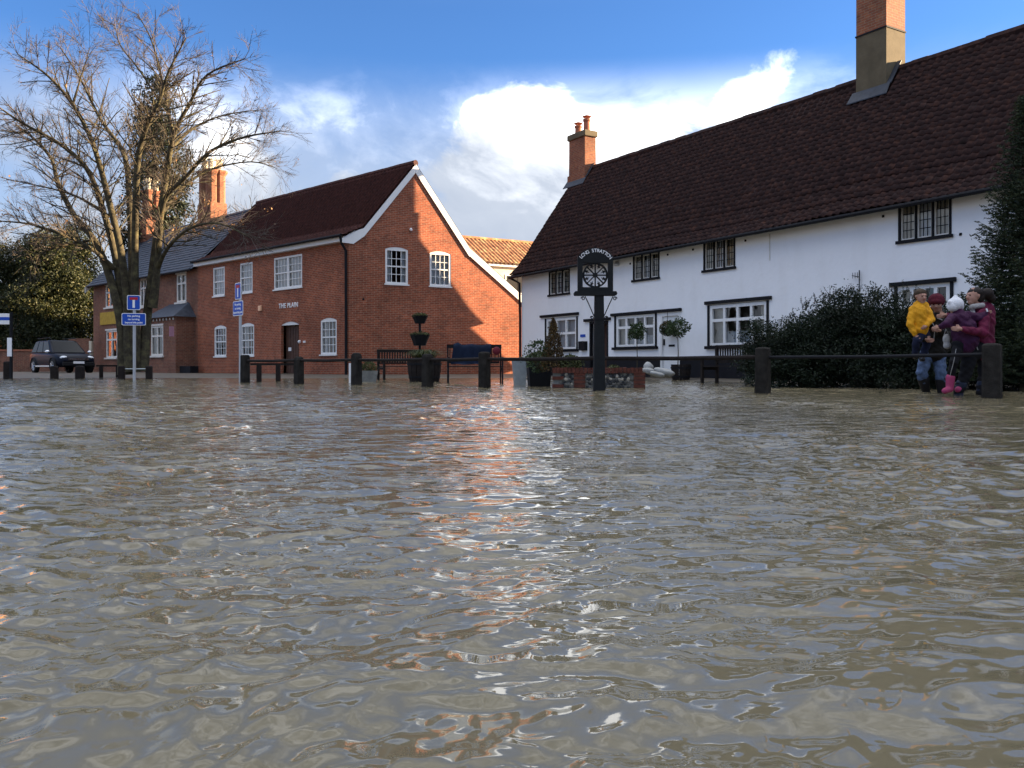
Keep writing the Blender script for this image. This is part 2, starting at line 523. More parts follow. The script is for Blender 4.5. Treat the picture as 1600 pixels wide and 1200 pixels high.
def leaves(name, cen, size, material, parent=None, aspect=0.5, axis=None, jitter=0.35):
    """leaf-sized faces (folded diamonds) at the given centres"""
    n = len(cen)
    a = rng.normal(size=(n, 3)) if axis is None else axis + rng.normal(size=(n, 3)) * jitter
    a /= np.linalg.norm(a, axis=1, keepdims=True) + 1e-9
    b = np.cross(a, rng.normal(size=(n, 3)))
    b /= np.linalg.norm(b, axis=1, keepdims=True) + 1e-9
    s = (size * rng.uniform(0.6, 1.3, n))[:, None]
    w = s * aspect
    v = np.stack([cen - a * s * 0.5, cen + b * w * 0.5, cen + a * s * 0.5, cen - b * w * 0.5], 1).reshape(-1, 3)
    q = np.arange(4 * n).reshape(n, 4)
    return np_mesh(name, v, q, material, parent)


def text(body, F, s, z, n, height, material, parent, name='lettering', extrude=0.004, align='CENTER', rot=0.0, bold=0.0, spacing=1.0):
    cu = bpy.data.curves.new(name, 'FONT')
    cu.body, cu.size, cu.extrude, cu.align_x, cu.offset = body, height / 0.72, extrude, align, bold
    cu.space_character = spacing
    o = link(bpy.data.objects.new(name, cu))
    bpy.context.view_layer.update()
    me = bpy.data.meshes.new_from_object(o.evaluated_get(bpy.context.evaluated_depsgraph_get()))
    bpy.data.objects.remove(o)
    M = Matrix.Translation(F.p(s, z, n)) @ Matrix(((F.d.x, 0, F.n.x, 0), (F.d.y, 0, F.n.y, 0), (0, 1, 0, 0), (0, 0, 0, 1))) @ Matrix.Rotation(rot, 4, 'Z')
    me.transform(M)
    me.materials.clear()
    me.materials.append(MATS[material])
    t = link(bpy.data.objects.new(name, me))
    return place(t, parent)


class Fr:
    """vertical facade frame: origin a, horizontal direction d (to the viewer's right), outward normal n"""
    def __init__(self, a, d):
        self.a = Vector((a[0], a[1], 0))
        self.d = Vector((d[0], d[1], 0)).normalized()
        self.n = Vector((self.d.y, -self.d.x, 0))

    def p(self, s, z, n=0.0):
        q = self.a + self.d * s + self.n * n
        return Vector((q.x, q.y, z))

    def s_of(self, u, n=0.0):
        k = (u - 800) / FOC
        a = self.a + self.n * n
        return (k * a.y - a.x) / (self.d.x - k * self.d.y)

    def z_of(self, u, v, n=0.0):
        y = (self.a + self.n * n).y + self.s_of(u, n) * self.d.y
        return CAMH + (HZ - v) / FOC * y

    def sz(self, u, v, n=0.0):
        return self.s_of(u, n), self.z_of(u, v, n)


def at(u, y, z=0.0):
    return Vector(((u - 800) / FOC * y, y, z))


def zat(v, y):
    return CAMH + (HZ - v) / FOC * y


def copy_tree(o, parent=None):
    c = o.copy()
    link(c)
    c.parent = parent
    if o.name in ROOT:
        ROOT[c.name] = ROOT[o.name].copy()
    for ch in o.children:
        copy_tree(ch, c)
    return c


# ------------------------------------------------------------------ ground and flood water
WF = Fr(at(815, 35.8)[:2], (0.522, -0.853))        # white cottage front
RF = Fr(at(545, 35.0)[:2], (0.72, -0.694))         # red house front, s = 0 at the corner
RG = Fr(at(545, 35.0)[:2], (0.873, 0.487))         # red house gable end, s = 0 at the corner


def ground_z(x, y):
    x, y = np.asarray(x, float), np.asarray(y, float)
    d = (x - WF.a.x) * WF.n.x + (y - WF.a.y) * WF.n.y       # metres in front of the cottage
    z1 = -0.028 * (d - 1.6)
    z2 = 0.012 * (y - 30.0)
    z = np.maximum(z1, z2)
    z = np.clip(z, -0.30, 0.07)
    return z + 0.012 * np.sin(x * 0.9 + y * 0.4) * np.sin(y * 0.7 - x * 0.3)


def build_ground():
    xs = np.concatenate([[-1500, -600, -250, -120], np.linspace(-70, 45, 150), [90, 200, 500, 1500]])
    ys = np.concatenate([[-800, -200, -60, -20], np.linspace(-8, 75, 120), [110, 200, 500, 1500, 3000]])
    X, Y = np.meshgrid(xs, ys)
    Z = ground_z(X, Y)
    v = np.stack([X, Y, Z], 2).reshape(-1, 3)
    nx = len(xs)
    i = np.arange((len(ys) - 1) * (nx - 1))
    r, c = i // (nx - 1), i % (nx - 1)
    q = np.stack([r * nx + c, r * nx + c + 1, (r + 1) * nx + c + 1, (r + 1) * nx + c], 1)
    o = np_mesh('ground', v, q, 'ground', smooth=True)
    o['kind'] = 'structure'


build_ground()


def build_water():
    # rings round the place where the photographer stands, finer close by
    nr, na = 760, 660
    rr = 0.35 * np.exp(np.linspace(0, math.log(75 / 0.35), nr))
    aa = np.linspace(R(30), R(150), na)
    Rr, A = np.meshgrid(rr, aa, indexing='ij')
    X, Y = Rr * np.cos(A), Rr * np.sin(A)
    Z = np.zeros_like(X)
    DX, DY = np.zeros_like(X), np.zeros_like(X)
    g = np.random.default_rng(3)
    comps = []
    for lam, amp, cnt, mean, spread in ((1.5, 0.0030, 6, -110, 40), (0.62, 0.0027, 10, -75, 38), (0.33, 0.0022, 18, -100, 38), (0.18, 0.0021, 26, -80, 40), (0.10, 0.00150, 32, -95, 45), (0.056, 0.00092, 32, -90, 50), (0.032, 0.00036, 28, -90, 60)):
        for _ in range(cnt):
            comps.append((lam * g.uniform(0.7, 1.35), amp * g.uniform(0.5, 1.2) / math.sqrt(cnt) * 1.7, R(mean + g.normal() * spread), g.uniform(0, 6.28)))
    # waves bunch into uneven patches
    wx = X + 0.18 * np.sin(Y * 1.7 + 1.0) + 0.10 * np.sin(X * 2.3 + Y * 0.9)
    wy = Y + 0.18 * np.sin(X * 1.4 + 2.0) + 0.10 * np.sin(Y * 2.9 - X * 1.1)
    env = 0.80 + 0.35 * np.sin(X * 0.53 + 0.8 * np.sin(Y * 0.31)) * np.sin(Y * 0.47 + 1.3) + 0.25 * np.sin(X * 1.31 + Y * 0.77 + 2.0)
    env = np.clip(env, 0.25, 1.4)
    for lam, amp, th, ph in comps:
        k = 2 * math.pi / lam
        ar = k * (wx * math.cos(th) + wy * math.sin(th)) + ph
        e = env if lam < 0.8 else 1.0
        far = np.clip((lam * 32 / Rr), 0.0, 1.0)         # short ripples are left to the surface relief far away
        w = amp * e * far
        if 0.15 < lam < 1.0:
            w = w * (1 + 0.9 * np.clip((Rr - 2.5) / 6, 0, 1))      # more chop out on open water
        Z += w * np.sin(ar)
        DX += -0.9 * w * math.cos(th) * np.cos(ar)
        DY += -0.9 * w * math.sin(th) * np.cos(ar)
    calm = np.clip((ground_z(X, Y) * -1) / 0.05, 0.10, 1.0)
    Z, DX, DY = Z * calm, DX * calm, DY * calm
    v = np.stack([X - DX, Y - DY, Z], 2).reshape(-1, 3)
    i = np.arange((nr - 1) * (na - 1))
    r, c = i // (na - 1), i % (na - 1)
    q = np.stack([r * na + c, (r + 1) * na + c, (r + 1) * na + c + 1, r * na + c + 1], 1)
    o = np_mesh('flood_water', v, q, 'flood_water', smooth=True)
    o['kind'] = 'structure'


build_water()

# ------------------------------------------------------------------ windows and doors
def arch(s0, s1, z0, z1, rise, k=8):
    """outline of an opening with a segmental head"""
    pts = [(s0, z0), (s1, z0)]
    for i in range(k + 1):
        t = i / k
        pts.append((s1 + (s0 - s1) * t, z1 + rise * (1 - (2 * t - 1) ** 2)))
    return pts


def inset(s0, s1, z0, z1, rise, e):
    return arch(s0 + e, s1 - e, z0 + e, z1 - e, rise)


def curtain(F, s0, s1, z0, z1, n, material, parent, folds=None):
    k = 40
    w = s1 - s0
    folds = folds or max(4, int(w / 0.09))
    b = MB()
    vs, fs = [], []
    for i in range(k + 1):
        t = i / k
        o = 0.018 * math.sin(t * folds * 6.283) + 0.008 * math.sin(t * folds * 2.3 * 6.283 + 1)
        vs += [F.p(s0 + w * t, z0, n + o), F.p(s0 + w * t, z1, n + o)]
    for i in range(k):
        fs.append((2 * i, 2 * i + 2, 2 * i + 3, 2 * i + 1))
    return b.add(vs, fs).build('curtain', material, parent, smooth=True)


def sash_window(F, s0, s1, z0, z1, rise, root, cols=4, double=False, drape=True, split=0.5, label=None):
    """white painted sash; returns the outline of the wall opening"""
    hole = arch(s0, s1, z0, z1, rise) if rise else [(s0, z0), (s1, z0), (s1, z1), (s0, z1)]
    e = 0.085
    b = MB()
    if rise:
        inner = [(s0 + e, z0 + e), (s1 - e, z0 + e), (s1 - e, z1 - e * 0.7), (s0 + e, z1 - e * 0.7)]
    else:
        inner = [(s0 + e, z0 + e), (s1 - e, z0 + e), (s1 - e, z1 - e), (s0 + e, z1 - e)]
    holes = [inner]
    if double:
        sm = (s0 + s1) / 2
        a0, b0 = inner[0][1], inner[2][1]
        holes = [[(s0 + e, a0), (sm - 0.07, a0), (sm - 0.07, b0), (s0 + e, b0)], [(sm + 0.07, a0), (s1 - e, a0), (s1 - e, b0), (sm + 0.07, b0)]]
    w = b.prism(F, hole, -0.10, -0.012, holes).build('window', 'white_paint', root)
    if label:
        w['label'] = label
    MB().fbox(F, s0 - 0.05, s1 + 0.05, z0 - 0.055, z0, -0.02, 0.05).build('sill', 'white_paint', w)
    for h in holes:
        a, c = h[0][0], h[1][0]
        zb, zt = h[0][1], h[2][1]
        zm = zb + (zt - zb) * split
        bars = MB()
        bars.fbox(F, a, c, zm - 0.028, zm + 0.028, -0.085, -0.03)
        for i in range(1, cols):
            x = a + (c - a) * i / cols
            bars.fbox(F, x - 0.012, x + 0.012, zb, zm - 0.028, -0.078, -0.048)
            bars.fbox(F, x - 0.012, x + 0.012, zm + 0.028, zt, -0.066, -0.036)
        for zz, na, nb in (((zb + zm) / 2, -0.0775, -0.0485), ((zm + zt) / 2, -0.0655, -0.0365)):
            bars.fbox(F, a, c, zz - 0.012, zz + 0.012, na, nb)
        bars.build('glazing_bars', 'white_paint', w)
        MB().add([F.p(a, zb, -0.07), F.p(c, zb, -0.07), F.p(c, zm, -0.07), F.p(a, zm, -0.07)], [(0, 1, 2, 3)]).build('pane', 'glass', w)
        MB().add([F.p(a, zm, -0.058), F.p(c, zm, -0.058), F.p(c, zt, -0.058), F.p(a, zt, -0.058)], [(0, 1, 2, 3)]).build('pane', 'glass', w)
        if drape is True:
            curtain(F, a - 0.02, c + 0.02, zb - 0.02, zt + 0.02, -0.16, 'curtain_white', w)
        elif drape == 'half':
            curtain(F, a - 0.02, a + (c - a) * 0.25, zb - 0.02, zt, -0.17, 'curtain_white', w)
            curtain(F, c - (c - a) * 0.22, c + 0.02, zb - 0.02, zt, -0.17, 'curtain_white', w)
    return hole


def casement(F, s0, s1, z0, z1, root, lights=3, rows=4, cols=3, frame='black_paint', inner='old_white_paint', drape='curtain_cream'):
    """leaded casement in a dark timber frame"""
    hole = [(s0, z0), (s1, z0), (s1, z1), (s0, z1)]
    e, mull = 0.055, 0.05
    w = (s1 - s0 - 2 * e - (lights - 1) * mull) / lights
    holes = []
    for i in range(lights):
        a = s0 + e + i * (w + mull)
        holes.append([(a, z0 + e), (a + w, z0 + e), (a + w, z1 - e * 0.7), (a, z1 - e * 0.7)])
    win = MB().prism(F, hole, -0.09, 0.022, holes).build('window', frame, root)
    MB().fbox(F, s0 - 0.05, s1 + 0.05, z0 - 0.03, z0 + 0.045, 0.025, 0.06).build('sill', frame, win)
    for i, h in enumerate(holes):
        a, c, zb, zt = h[0][0], h[1][0], h[0][1], h[2][1]
        g = 0.035
        MB().prism(F, h, -0.075, -0.02, [[(a + g, zb + g), (c - g, zb + g), (c - g, zt - g), (a + g, zt - g)]]).build('casement', inner if i != 1 or lights < 3 else inner, win)
        lead = MB()
        for k in range(1, cols):
            x = a + g + (c - a - 2 * g) * k / cols
            lead.fbox(F, x - 0.009, x + 0.009, zb + g, zt - g, -0.058, -0.044)
        for k in range(1, rows):
            z = zb + g + (zt - zb - 2 * g) * k / rows
            lead.fbox(F, a + g, c - g, z - 0.009, z + 0.009, -0.0565, -0.0455)
        lead.build('leading', 'black_paint', win)
        MB().add([F.p(a + g, zb + g, -0.05), F.p(c - g, zb + g, -0.05), F.p(c - g, zt - g, -0.05), F.p(a + g, zt - g, -0.05)], [(0, 1, 2, 3)]).build('pane', 'glass', win)
        curtain(F, a, c, zb - 0.02, zt + 0.02, -0.13 - 0.02 * i, drape if i != 1 else 'curtain_white', win)
    return hole


def shop_window(F, s0, s1, z0, z1, root, cols=4, split=0.66, post_w=0.075, sill=True, drape='ends'):
    """wide white window set in black posts, with a row of small top lights"""
    hole = [(s0, z0), (s1, z0), (s1, z1), (s0, z1)]
    e, mull = 0.11, 0.085
    a0, a1, zb, zt = s0 + post_w, s1 - post_w, z0 + 0.02, z1 - 0.02
    posts = MB()
    win = MB()
    w = (a1 - a0 - 2 * e - (cols - 1) * mull) / cols
    zm = zb + (zt - zb) * split
    holes = []
    for i in range(cols):
        a = a0 + e + i * (w + mull)
        holes.append([(a, zb + 0.07), (a + w, zb + 0.07), (a + w, zm - 0.045), (a, zm - 0.045)])
        holes.append([(a, zm + 0.045), (a + w, zm + 0.045), (a + w, zt - 0.10), (a, zt - 0.10)])
    o = win.prism(F, [(a0, zb), (a1, zb), (a1, zt), (a0, zt)], -0.10, -0.005, holes).build('window', 'white_paint', root)
    MB().fbox(F, s0, a0, z0, z1, -0.10, 0.03).build('post', 'black_paint', o)
    MB().fbox(F, a1, s1, z0, z1, -0.10, 0.03).build('post', 'black_paint', o)
    if sill:
        MB().fbox(F, s0 - 0.06, s1 + 0.06, z0 - 0.09, z0, -0.05, 0.10).build('sill', 'black_paint', o)
    for h in holes:
        MB().add([F.p(s, z, -0.06) for s, z in h], [(0, 1, 2, 3)]).build('pane', 'glass', o)
    if drape == 'ends':
        curtain(F, a0, a0 + (a1 - a0) * 0.20, zb, zt, -0.22, 'curtain_cream', o)
        curtain(F, a1 - (a1 - a0) * 0.18, a1, zb, zt, -0.22, 'curtain_cream', o)
        curtain(F, a0 + (a1 - a0) * 0.22, a1 - (a1 - a0) * 0.2, zb, zb + (zm - zb) * 0.55, -0.26, 'curtain_white', o)
    else:
        curtain(F, a0, a1, zb, zt, -0.2, drape, o)
    return hole


def rect(F, u0, u1, vt, vb):
    """opening measured on the facade: left edge at column u0 between rows vt and vb"""
    s0, s1 = F.s_of(u0), F.s_of(u1)
    return s0, s1, F.z_of(u0, vb), F.z_of(u0, vt)


# ------------------------------------------------------------------ clay pantiles
def tile_mesh(w, l, h=0.046, t=0.014):
    """one S-shaped pantile: x across, y up the slope, z out of the roof"""
    k = 7
    vs = []
    for y, lift in ((0.0, 0.019), (l, 0.0)):
        for i in range(k):
            x = -w / 2 + w * i / (k - 1) * 1.06
            vs.append((x, y, lift + h * (0.5 + 0.5 * math.sin(6.283 * (i / (k - 1)) + 0.6))))
    for i in range(k):
        vs.append((vs[i][0], 0.0, vs[i][2] - t))
    fs = [(i, i + 1, i + 1 + k, i + k) for i in range(k - 1)] + [(2 * k + i, 2 * k + i + 1, i + 1, i) for i in range(k - 1)]
    return vs, fs


def pantile_roof(root, profile, e0, axis, length, material, w=0.26, gauge=0.27, singles=0, near=None, sag=0.0, jit=0.012, skew=None, tilt=0.0):
    """lay pantiles over a roof slope. profile: list of (offset, z) from eave to ridge; e0: eave start; axis: along the eave; offsets run along 'skew'"""
    pts = [e0 + skew * o + Vector((0, 0, z)) for o, z in profile]
    seg = [0.0]
    for a, b in zip(pts, pts[1:]):
        seg.append(seg[-1] + (b - a).length)
    total = seg[-1]

    def at_s(s):
        for i in range(len(pts) - 1):
            if s <= seg[i + 1] or i == len(pts) - 2:
                t = (s - seg[i]) / (seg[i + 1] - seg[i])
                return pts[i].lerp(pts[i + 1], t), (pts[i + 1] - pts[i]).normalized()
    vs, fs = tile_mesh(w, gauge * 1.25)
    rows, cols = int(total / gauge), int(length / w)
    items = []
    for r in range(rows):
        p, up = at_s(r * gauge)
        nr = axis.cross(up).normalized()
        if nr.z < 0:
            nr = -nr
        for c in range(cols):
            x = (c + 0.5) * w
            q = p + axis * x
            dz = -sag * math.sin(math.pi * x / length) * (0.4 + 0.6 * r / rows) + 0.03 * math.sin(x * 0.8 + 1.0) * sag / max(sag, 1e-6)
            dz += tilt * x * (1 - r / rows)
            q = q + Vector((0, 0, dz)) + nr * random.uniform(0, jit) + up * random.uniform(-jit, jit) * 1.2
            ax = (axis + nr * random.uniform(-0.03, 0.03) + up * random.uniform(-0.03, 0.03)).normalized()
            u2 = (up + nr * random.uniform(-0.012, 0.012)).normalized()
            items.append((q, ax, u2, ax.cross(u2)))
    if singles:
        items.sort(key=lambda i: (i[0] - near).length)
    one = bpy.data.meshes.new('pantile')
    one.from_pydata(vs, [], fs)
    one.materials.append(MATS[material])
    one.polygons.foreach_set('use_smooth', [i < 6 for i in range(len(fs))])
    for q, x, y, z in items[:singles]:
        o = link(bpy.data.objects.new('pantile', one))
        o.matrix_local = Matrix(((x.x, y.x, z.x, q.x), (x.y, y.y, z.y, q.y), (x.z, y.z, z.z, q.z), (0, 0, 0, 1)))
        o.parent = root
        if root.type == 'EMPTY':
            o.location = q - ROOT[root.name]
    V = np.array(vs)
    Fq = np.array(fs)
    av, af = [], []
    for i, (q, x, y, z) in enumerate(items[singles:]):
        av.append(V[:, :1] * np.array(x) + V[:, 1:2] * np.array(y) + V[:, 2:] * np.array(z) + np.array(q))
        af.append(Fq + i * len(V))
    if av:
        o = np_mesh('pantiles', np.concatenate(av), np.concatenate(af), material, root, smooth=False)
        o['kind'] = 'stuff'


def slab(root, name, pts, thick, material):
    """a plate through coplanar points, thickened downwards"""
    n = len(pts)
    lo = [Vector(p) - Vector((0, 0, thick)) for p in pts]
    return MB().add(list(pts) + lo, [tuple(range(n)), tuple(reversed(range(n, 2 * n)))] + [(i, i + n, (i + 1) % n + n, (i + 1) % n) for i in range(n)]).build(name, material, root, recalc=True)


# ------------------------------------------------------------------ white cottage
def white_cottage():
    root = thing('white_cottage', 'long white rendered cottage with steep dark pantile roof and black-framed windows', 'house', tuple(WF.p(0, 0)))
    L, D = 46.0, 6.3
    zw = 4.30
    TILT = 0.0080                                        # the old eave climbs to the right
    zp = WF.z_of(1000, 558)
    holes = []
    up = [(858, 890.5, 425, 462.8), (989.5, 1030.5, 399, 440), (1099.5, 1149, 377, 425)]
    for q in up:
        s0, s1, z0, z1 = rect(WF, *q)
        holes.append(casement(WF, s0, s1, z0, z1, root))
    s0, s1, z0, z1 = rect(WF, 1404, 1487, 319, 380)
    holes.append(casement(WF, s0, s1, z0, z1, root, rows=4))
    low = [(852, 903, 498, 547, 3), (960.5, 1026.5, 494, 543, 4), (1106, 1201.5, 477, 541, 4), (1398, 1490, 447, 535, 4)]
    for u0, u1, vt, vb, k in low:
        s0, s1, z0, z1 = rect(WF, u0, u1, vt, vb)
        holes.append(shop_window(WF, s0, s1, z0, z1, root, cols=k, split=0.62 if k == 4 else 0.5, drape='ends' if k == 4 else 'curtain_white'))
    # lintel boards over the ground floor openings
    for u0, v0, u1 in ((845.5, 495, 905), (956, 492.5, 1065.5), (1103, 474, 1206.5), (1392, 445.5, 1495), (914, 501, 955)):
        s0, s1, z = WF.s_of(u0), WF.s_of(u1), WF.z_of(u0, v0)
        MB().fbox(WF, s0, s1, z - 0.05, z + 0.05, 0.004, 0.085).build('lintel', 'black_paint', root, bevel=0.008)
    # open dark doorway
    s0, s1, zt = WF.s_of(921.5), WF.s_of(950.5), WF.z_of(921, 503)
    holes.append([(s0, 0.05), (s1, 0.05), (s1, zt), (s0, zt)])
    dr = MB().prism(WF, [(s0, 0.05), (s0 + 0.07, 0.05), (s0 + 0.07, zt - 0.08), (s1 - 0.07, zt - 0.08), (s1 - 0.07, 0.05), (s1, 0.05), (s1, zt), (s0, zt)], -0.10, 0.02).build('doorway', 'black_paint', root)
    MB().fbox(WF, s0 + 0.08, s1 - 0.08, 0.06, zt - 0.09, -0.50, -0.45).build('door', 'door_wood', root)
    MB().ball(WF.p(s1 - 0.2, 1.15, -0.43), 0.035, 6).build('door_knob', 'grey_steel', root)
    # white front door
    s0, s1, zt = WF.s_of(1032), WF.s_of(1063), WF.z_of(1032, 491)
    holes.append([(s0, 0.12), (s1, 0.12), (s1, zt), (s0, zt)])
    fr = MB().prism(WF, [(s0, 0.12), (s0 + 0.08, 0.12), (s0 + 0.08, zt - 0.08), (s1 - 0.08, zt - 0.08), (s1 - 0.08, 0.12), (s1, 0.12), (s1, zt), (s0, zt)], -0.12, 0.012).build('door_frame', 'white_paint', root)
    d = MB().fbox(WF, s0 + 0.085, s1 - 0.085, 0.13, zt - 0.085, -0.10, -0.05).build('front_door', 'white_paint', root)
    zz = WF.z_of(1047, 540)
    MB().fbox(WF, s0 + 0.36, s0 + 0.64, zz - 0.035, zz + 0.035, -0.048, -0.035).build('letter_plate', 'black_paint', d)
    MB().fbox(WF, s0 + 0.12, s0 + 0.17, zz + 0.02, zz + 0.22, -0.048, -0.01).build('handle', 'black_paint', d)
    MB().fbox(WF, s0 - 0.1, s1 + 0.1, 0.0, 0.125, 0.0, 0.35).build('doorstep', 'cement_render', root)
    # the wall
    MB().wall(WF, [(0, zp), (L, zp), (L, zw + TILT * L), (0, zw)], [[(max(s, 0), max(z, zp + 0.001)) for s, z in h] for h in holes], 0.0, 0.2).build('wall', 'white_render', root)
    e = [0.0]
    for h in (holes[-2], holes[-1]):
        e += [h[0][0], h[1][0]]
    e.append(L)
    b = MB()
    for i in range(0, len(e), 2):
        b.fbox(WF, e[i], e[i + 1], -0.3, zp, -0.2, 0.025)
    b.build('plinth', 'tar', root)
    # ends and back close the house
    b = MB()
    RP = [(-0.42, 4.16), (-0.05, 4.50), (0.35, 4.98), (0.9, 5.78), (3.15, 8.92)]
    prof = [(o, z - 0.08) for o, z in RP if o > 0.2]
    for s in (0.02, L - 0.02):
        pl = [WF.p(s, -0.2, -0.02)] + [WF.p(s, 4.4, -0.02)] + [WF.p(s, z, -o) for o, z in prof] + [WF.p(s, z, -(D - o)) for o, z in reversed(prof[:-1])] + [WF.p(s, 4.4, -D), WF.p(s, -0.2, -D)]
        b.add(pl, [tuple(range(len(pl)))])
    b.add([WF.p(0, -0.2, -D), WF.p(L, -0.2, -D), WF.p(L, 4.4, -D), WF.p(0, 4.4, -D)], [(0, 1, 2, 3)])
    b.build('end_wall', 'white_render', root)
    # lean-to along the back, its low roof falls away from the house
    b = MB()
    pr = [(D, -0.2), (D, 4.1), (D + 2.0, 2.35), (D + 2.0, -0.2)]
    for s in (0.03, 14.0):
        b.add([WF.p(s, z, -o) for o, z in pr], [(0, 1, 2, 3)])
    b.add([WF.p(0.03, 2.35, -D - 2.0), WF.p(14, 2.35, -D - 2.0), WF.p(14, -0.2, -D - 2.0), WF.p(0.03, -0.2, -D - 2.0)], [(0, 1, 2, 3)])
    b.build('lean_to', 'white_render', root)
    slab(root, 'lean_to_roof', [WF.p(-0.15, 4.2, -D), WF.p(14.2, 4.2, -D), WF.p(14.2, 2.22, -D - 2.2), WF.p(-0.15, 2.22, -D - 2.2)], 0.09, 'pantile_dark')
    # roof: boarding, then pantiles
    axis = WF.d
    inn = -WF.n
    e0 = WF.p(-0.28, 0)
    LR = L + 0.6
    b = MB()
    for i in range(len(RP) - 1):
        (o0, z0), (o1, z1) = RP[i], RP[i + 1]
        t0, t1 = (TILT * LR * (8.92 - z) / 4.76 for z in (z0, z1))
        b.add([e0 + inn * o0 + Vector((0, 0, z0 - 0.02)), e0 + axis * LR + inn * o0 + Vector((0, 0, z0 - 0.02 + t0)),
               e0 + axis * LR + inn * o1 + Vector((0, 0, z1 - 0.02 + t1)), e0 + inn * o1 + Vector((0, 0, z1 - 0.02))], [(0, 1, 2, 3)])
        b.add([e0 + inn * (D - o0) + Vector((0, 0, z0 - 0.02)), e0 + axis * LR + inn * (D - o0) + Vector((0, 0, z0 - 0.02)),
               e0 + axis * LR + inn * (D - o1) + Vector((0, 0, z1 - 0.02)), e0 + inn * (D - o1) + Vector((0, 0, z1 - 0.02))], [(3, 2, 1, 0)])
    roof = b.build('roof', 'pantile_dark', root)
    pantile_roof(roof, RP, e0, axis, LR, 'pantile_dark', w=0.22, gauge=0.215, singles=300, near=WF.p(15.5, 7.0, -1.2), sag=0.05, jit=0.012, skew=inn, tilt=TILT)
    rid = MB()
    n = int(LR / 0.42)
    for i in range(n):
        x = i * 0.42
        p0 = e0 + axis * x + inn * 3.15 + Vector((0, 0, 8.90 - 0.05 * math.sin(math.pi * x / LR) + random.uniform(-0.012, 0.012)))
        rid.tube([p0, p0 + axis * 0.44], [0.15, 0.145], 8)
    rid.build('ridge_tiles', 'pantile_dark', roof)['kind'] = 'stuff'
    # dark soffit board and gutter
    tl = TILT * L
    MB().hexa([WF.p(-0.25, 4.13, 0.40), WF.p(L, 4.13 + tl, 0.40), WF.p(L, 4.23 + tl, 0.0), WF.p(-0.25, 4.23, 0.0),
               WF.p(-0.25, 4.17, 0.40), WF.p(L, 4.17 + tl, 0.40), WF.p(L, 4.27 + tl, 0.0), WF.p(-0.25, 4.27, 0.0)]).build('soffit', 'black_paint', root)
    g = MB()
    g.tube([WF.p(-0.28, 4.10, 0.45), WF.p(L + 0.3, 4.10 + tl, 0.45)], 0.055, 8)
    g.build('gutter', 'black_paint', root)
    MB().tube([WF.p(-0.2, 4.08, 0.42), WF.p(-0.02, 3.88, 0.10), WF.p(-0.02, 2.4, 0.06), WF.p(-0.02, -0.2, 0.06)], 0.05, 8).build('downpipe', 'black_paint', root)
    # chimneys
    for nm, uL, uC, uR, vb, vt, kind in (('small', 889, 914, 931, 262, 200, 0), ('tall', 1337.5, 1385, 1414.5, 130, -60, 1)):
        # corner nearest the camera lies a little in front of the ridge
        n0 = -3.15 + (0.42 if kind == 0 else 0.50)
        sc = WF.s_of(uC, n0)
        sl_ = WF.s_of(uL, n0)
        k = (uR - 800) / FOC
        pc = WF.p(sc, 0, n0)
        dep = (pc.x - k * pc.y) / (k * -WF.n.y + WF.n.x)
        dep = abs(dep)
        zt = WF.z_of(uC, vt + (6 if kind == 0 else 0), n0)
        if kind == 0:
            ch = MB().fbox(WF, sl_, sc, 7.6, zt, n0 - dep, n0).build('chimney', 'chimney_brick', root)
            MB().fbox(WF, sl_ - 0.07, sc + 0.07, zt - 0.16, zt + 0.10, n0 - dep - 0.07, n0 + 0.07).build('chimney_cap', 'cement_render', ch, bevel=0.03)
            MB().fbox(WF, sl_ - 0.05, sc + 0.05, 7.6, 8.72, n0 - dep - 0.03, n0 + 0.05).build('chimney_base', 'chimney_brick', ch)
            for fx, hh in ((0.25, 0.40), (0.78, 0.55)):
                c = WF.p(sl_ + (sc - sl_) * fx, zt + 0.10, n0 - dep * 0.5)
                pot = MB().lathe(c, [(0.15, 0), (0.14, hh * 0.8), (0.17, hh * 0.82), (0.17, hh)], 12).build('chimney_pot', 'terracotta', ch, smooth=False)
                MB().lathe(c + Vector((0, 0, hh + 0.09)), [(0.20, 0), (0.19, 0.03), (0.02, 0.09)], 12).build('cowl', 'terracotta', pot)
                for a in range(3):
                    q = c + Vector((0.13 * math.cos(a * 2.1), 0.13 * math.sin(a * 2.1), hh))
                    MB().tube([q, q + Vector((0, 0, 0.1))], 0.012, 4).build('cowl_stay', 'terracotta', pot)
        else:
            zm = WF.z_of(uC, 41, n0)
            ch = MB().fbox(WF, sl_, sc, 7.4, zm, n0 - dep, n0).build('chimney', 'cement_render', root)
            MB().fbox(WF, sl_ + 0.004, sc - 0.004, zm, zm + 3.0, n0 - dep + 0.004, n0 - 0.004).build('chimney_shaft', 'chimney_brick', ch)
            MB().fbox(WF, sl_ - 0.02, sc + 0.02, zm - 0.015, zm + 0.03, n0 - dep - 0.02, n0 + 0.02).build('string_course', 'tar', ch)
            MB().fbox(WF, sl_ - 0.06, sc + 0.06, zm + 2.7, zm + 3.1, n0 - dep - 0.06, n0 + 0.06).build('chimney_cap', 'chimney_brick', ch)
            # the pale maker's mark painted high on the sunny face
        # lead flashing lies on the slope in front of the stack
        slope = (8.92 - 5.78) / (3.15 - 0.9)

        def zr(n):
            return 8.92 + (n + 3.15) * -slope
        lo, hi = n0 + 0.22, n0 + 0.0
        slab(root, 'lead_flashing', [WF.p(sl_ - 0.16, zr(lo) + 0.17, lo), WF.p(sc + 0.16, zr(lo) + 0.17, lo), WF.p(sc + 0.12, zr(hi) + 0.20, hi), WF.p(sl_ - 0.12, zr(hi) + 0.20, hi)], 0.03, 'lead')
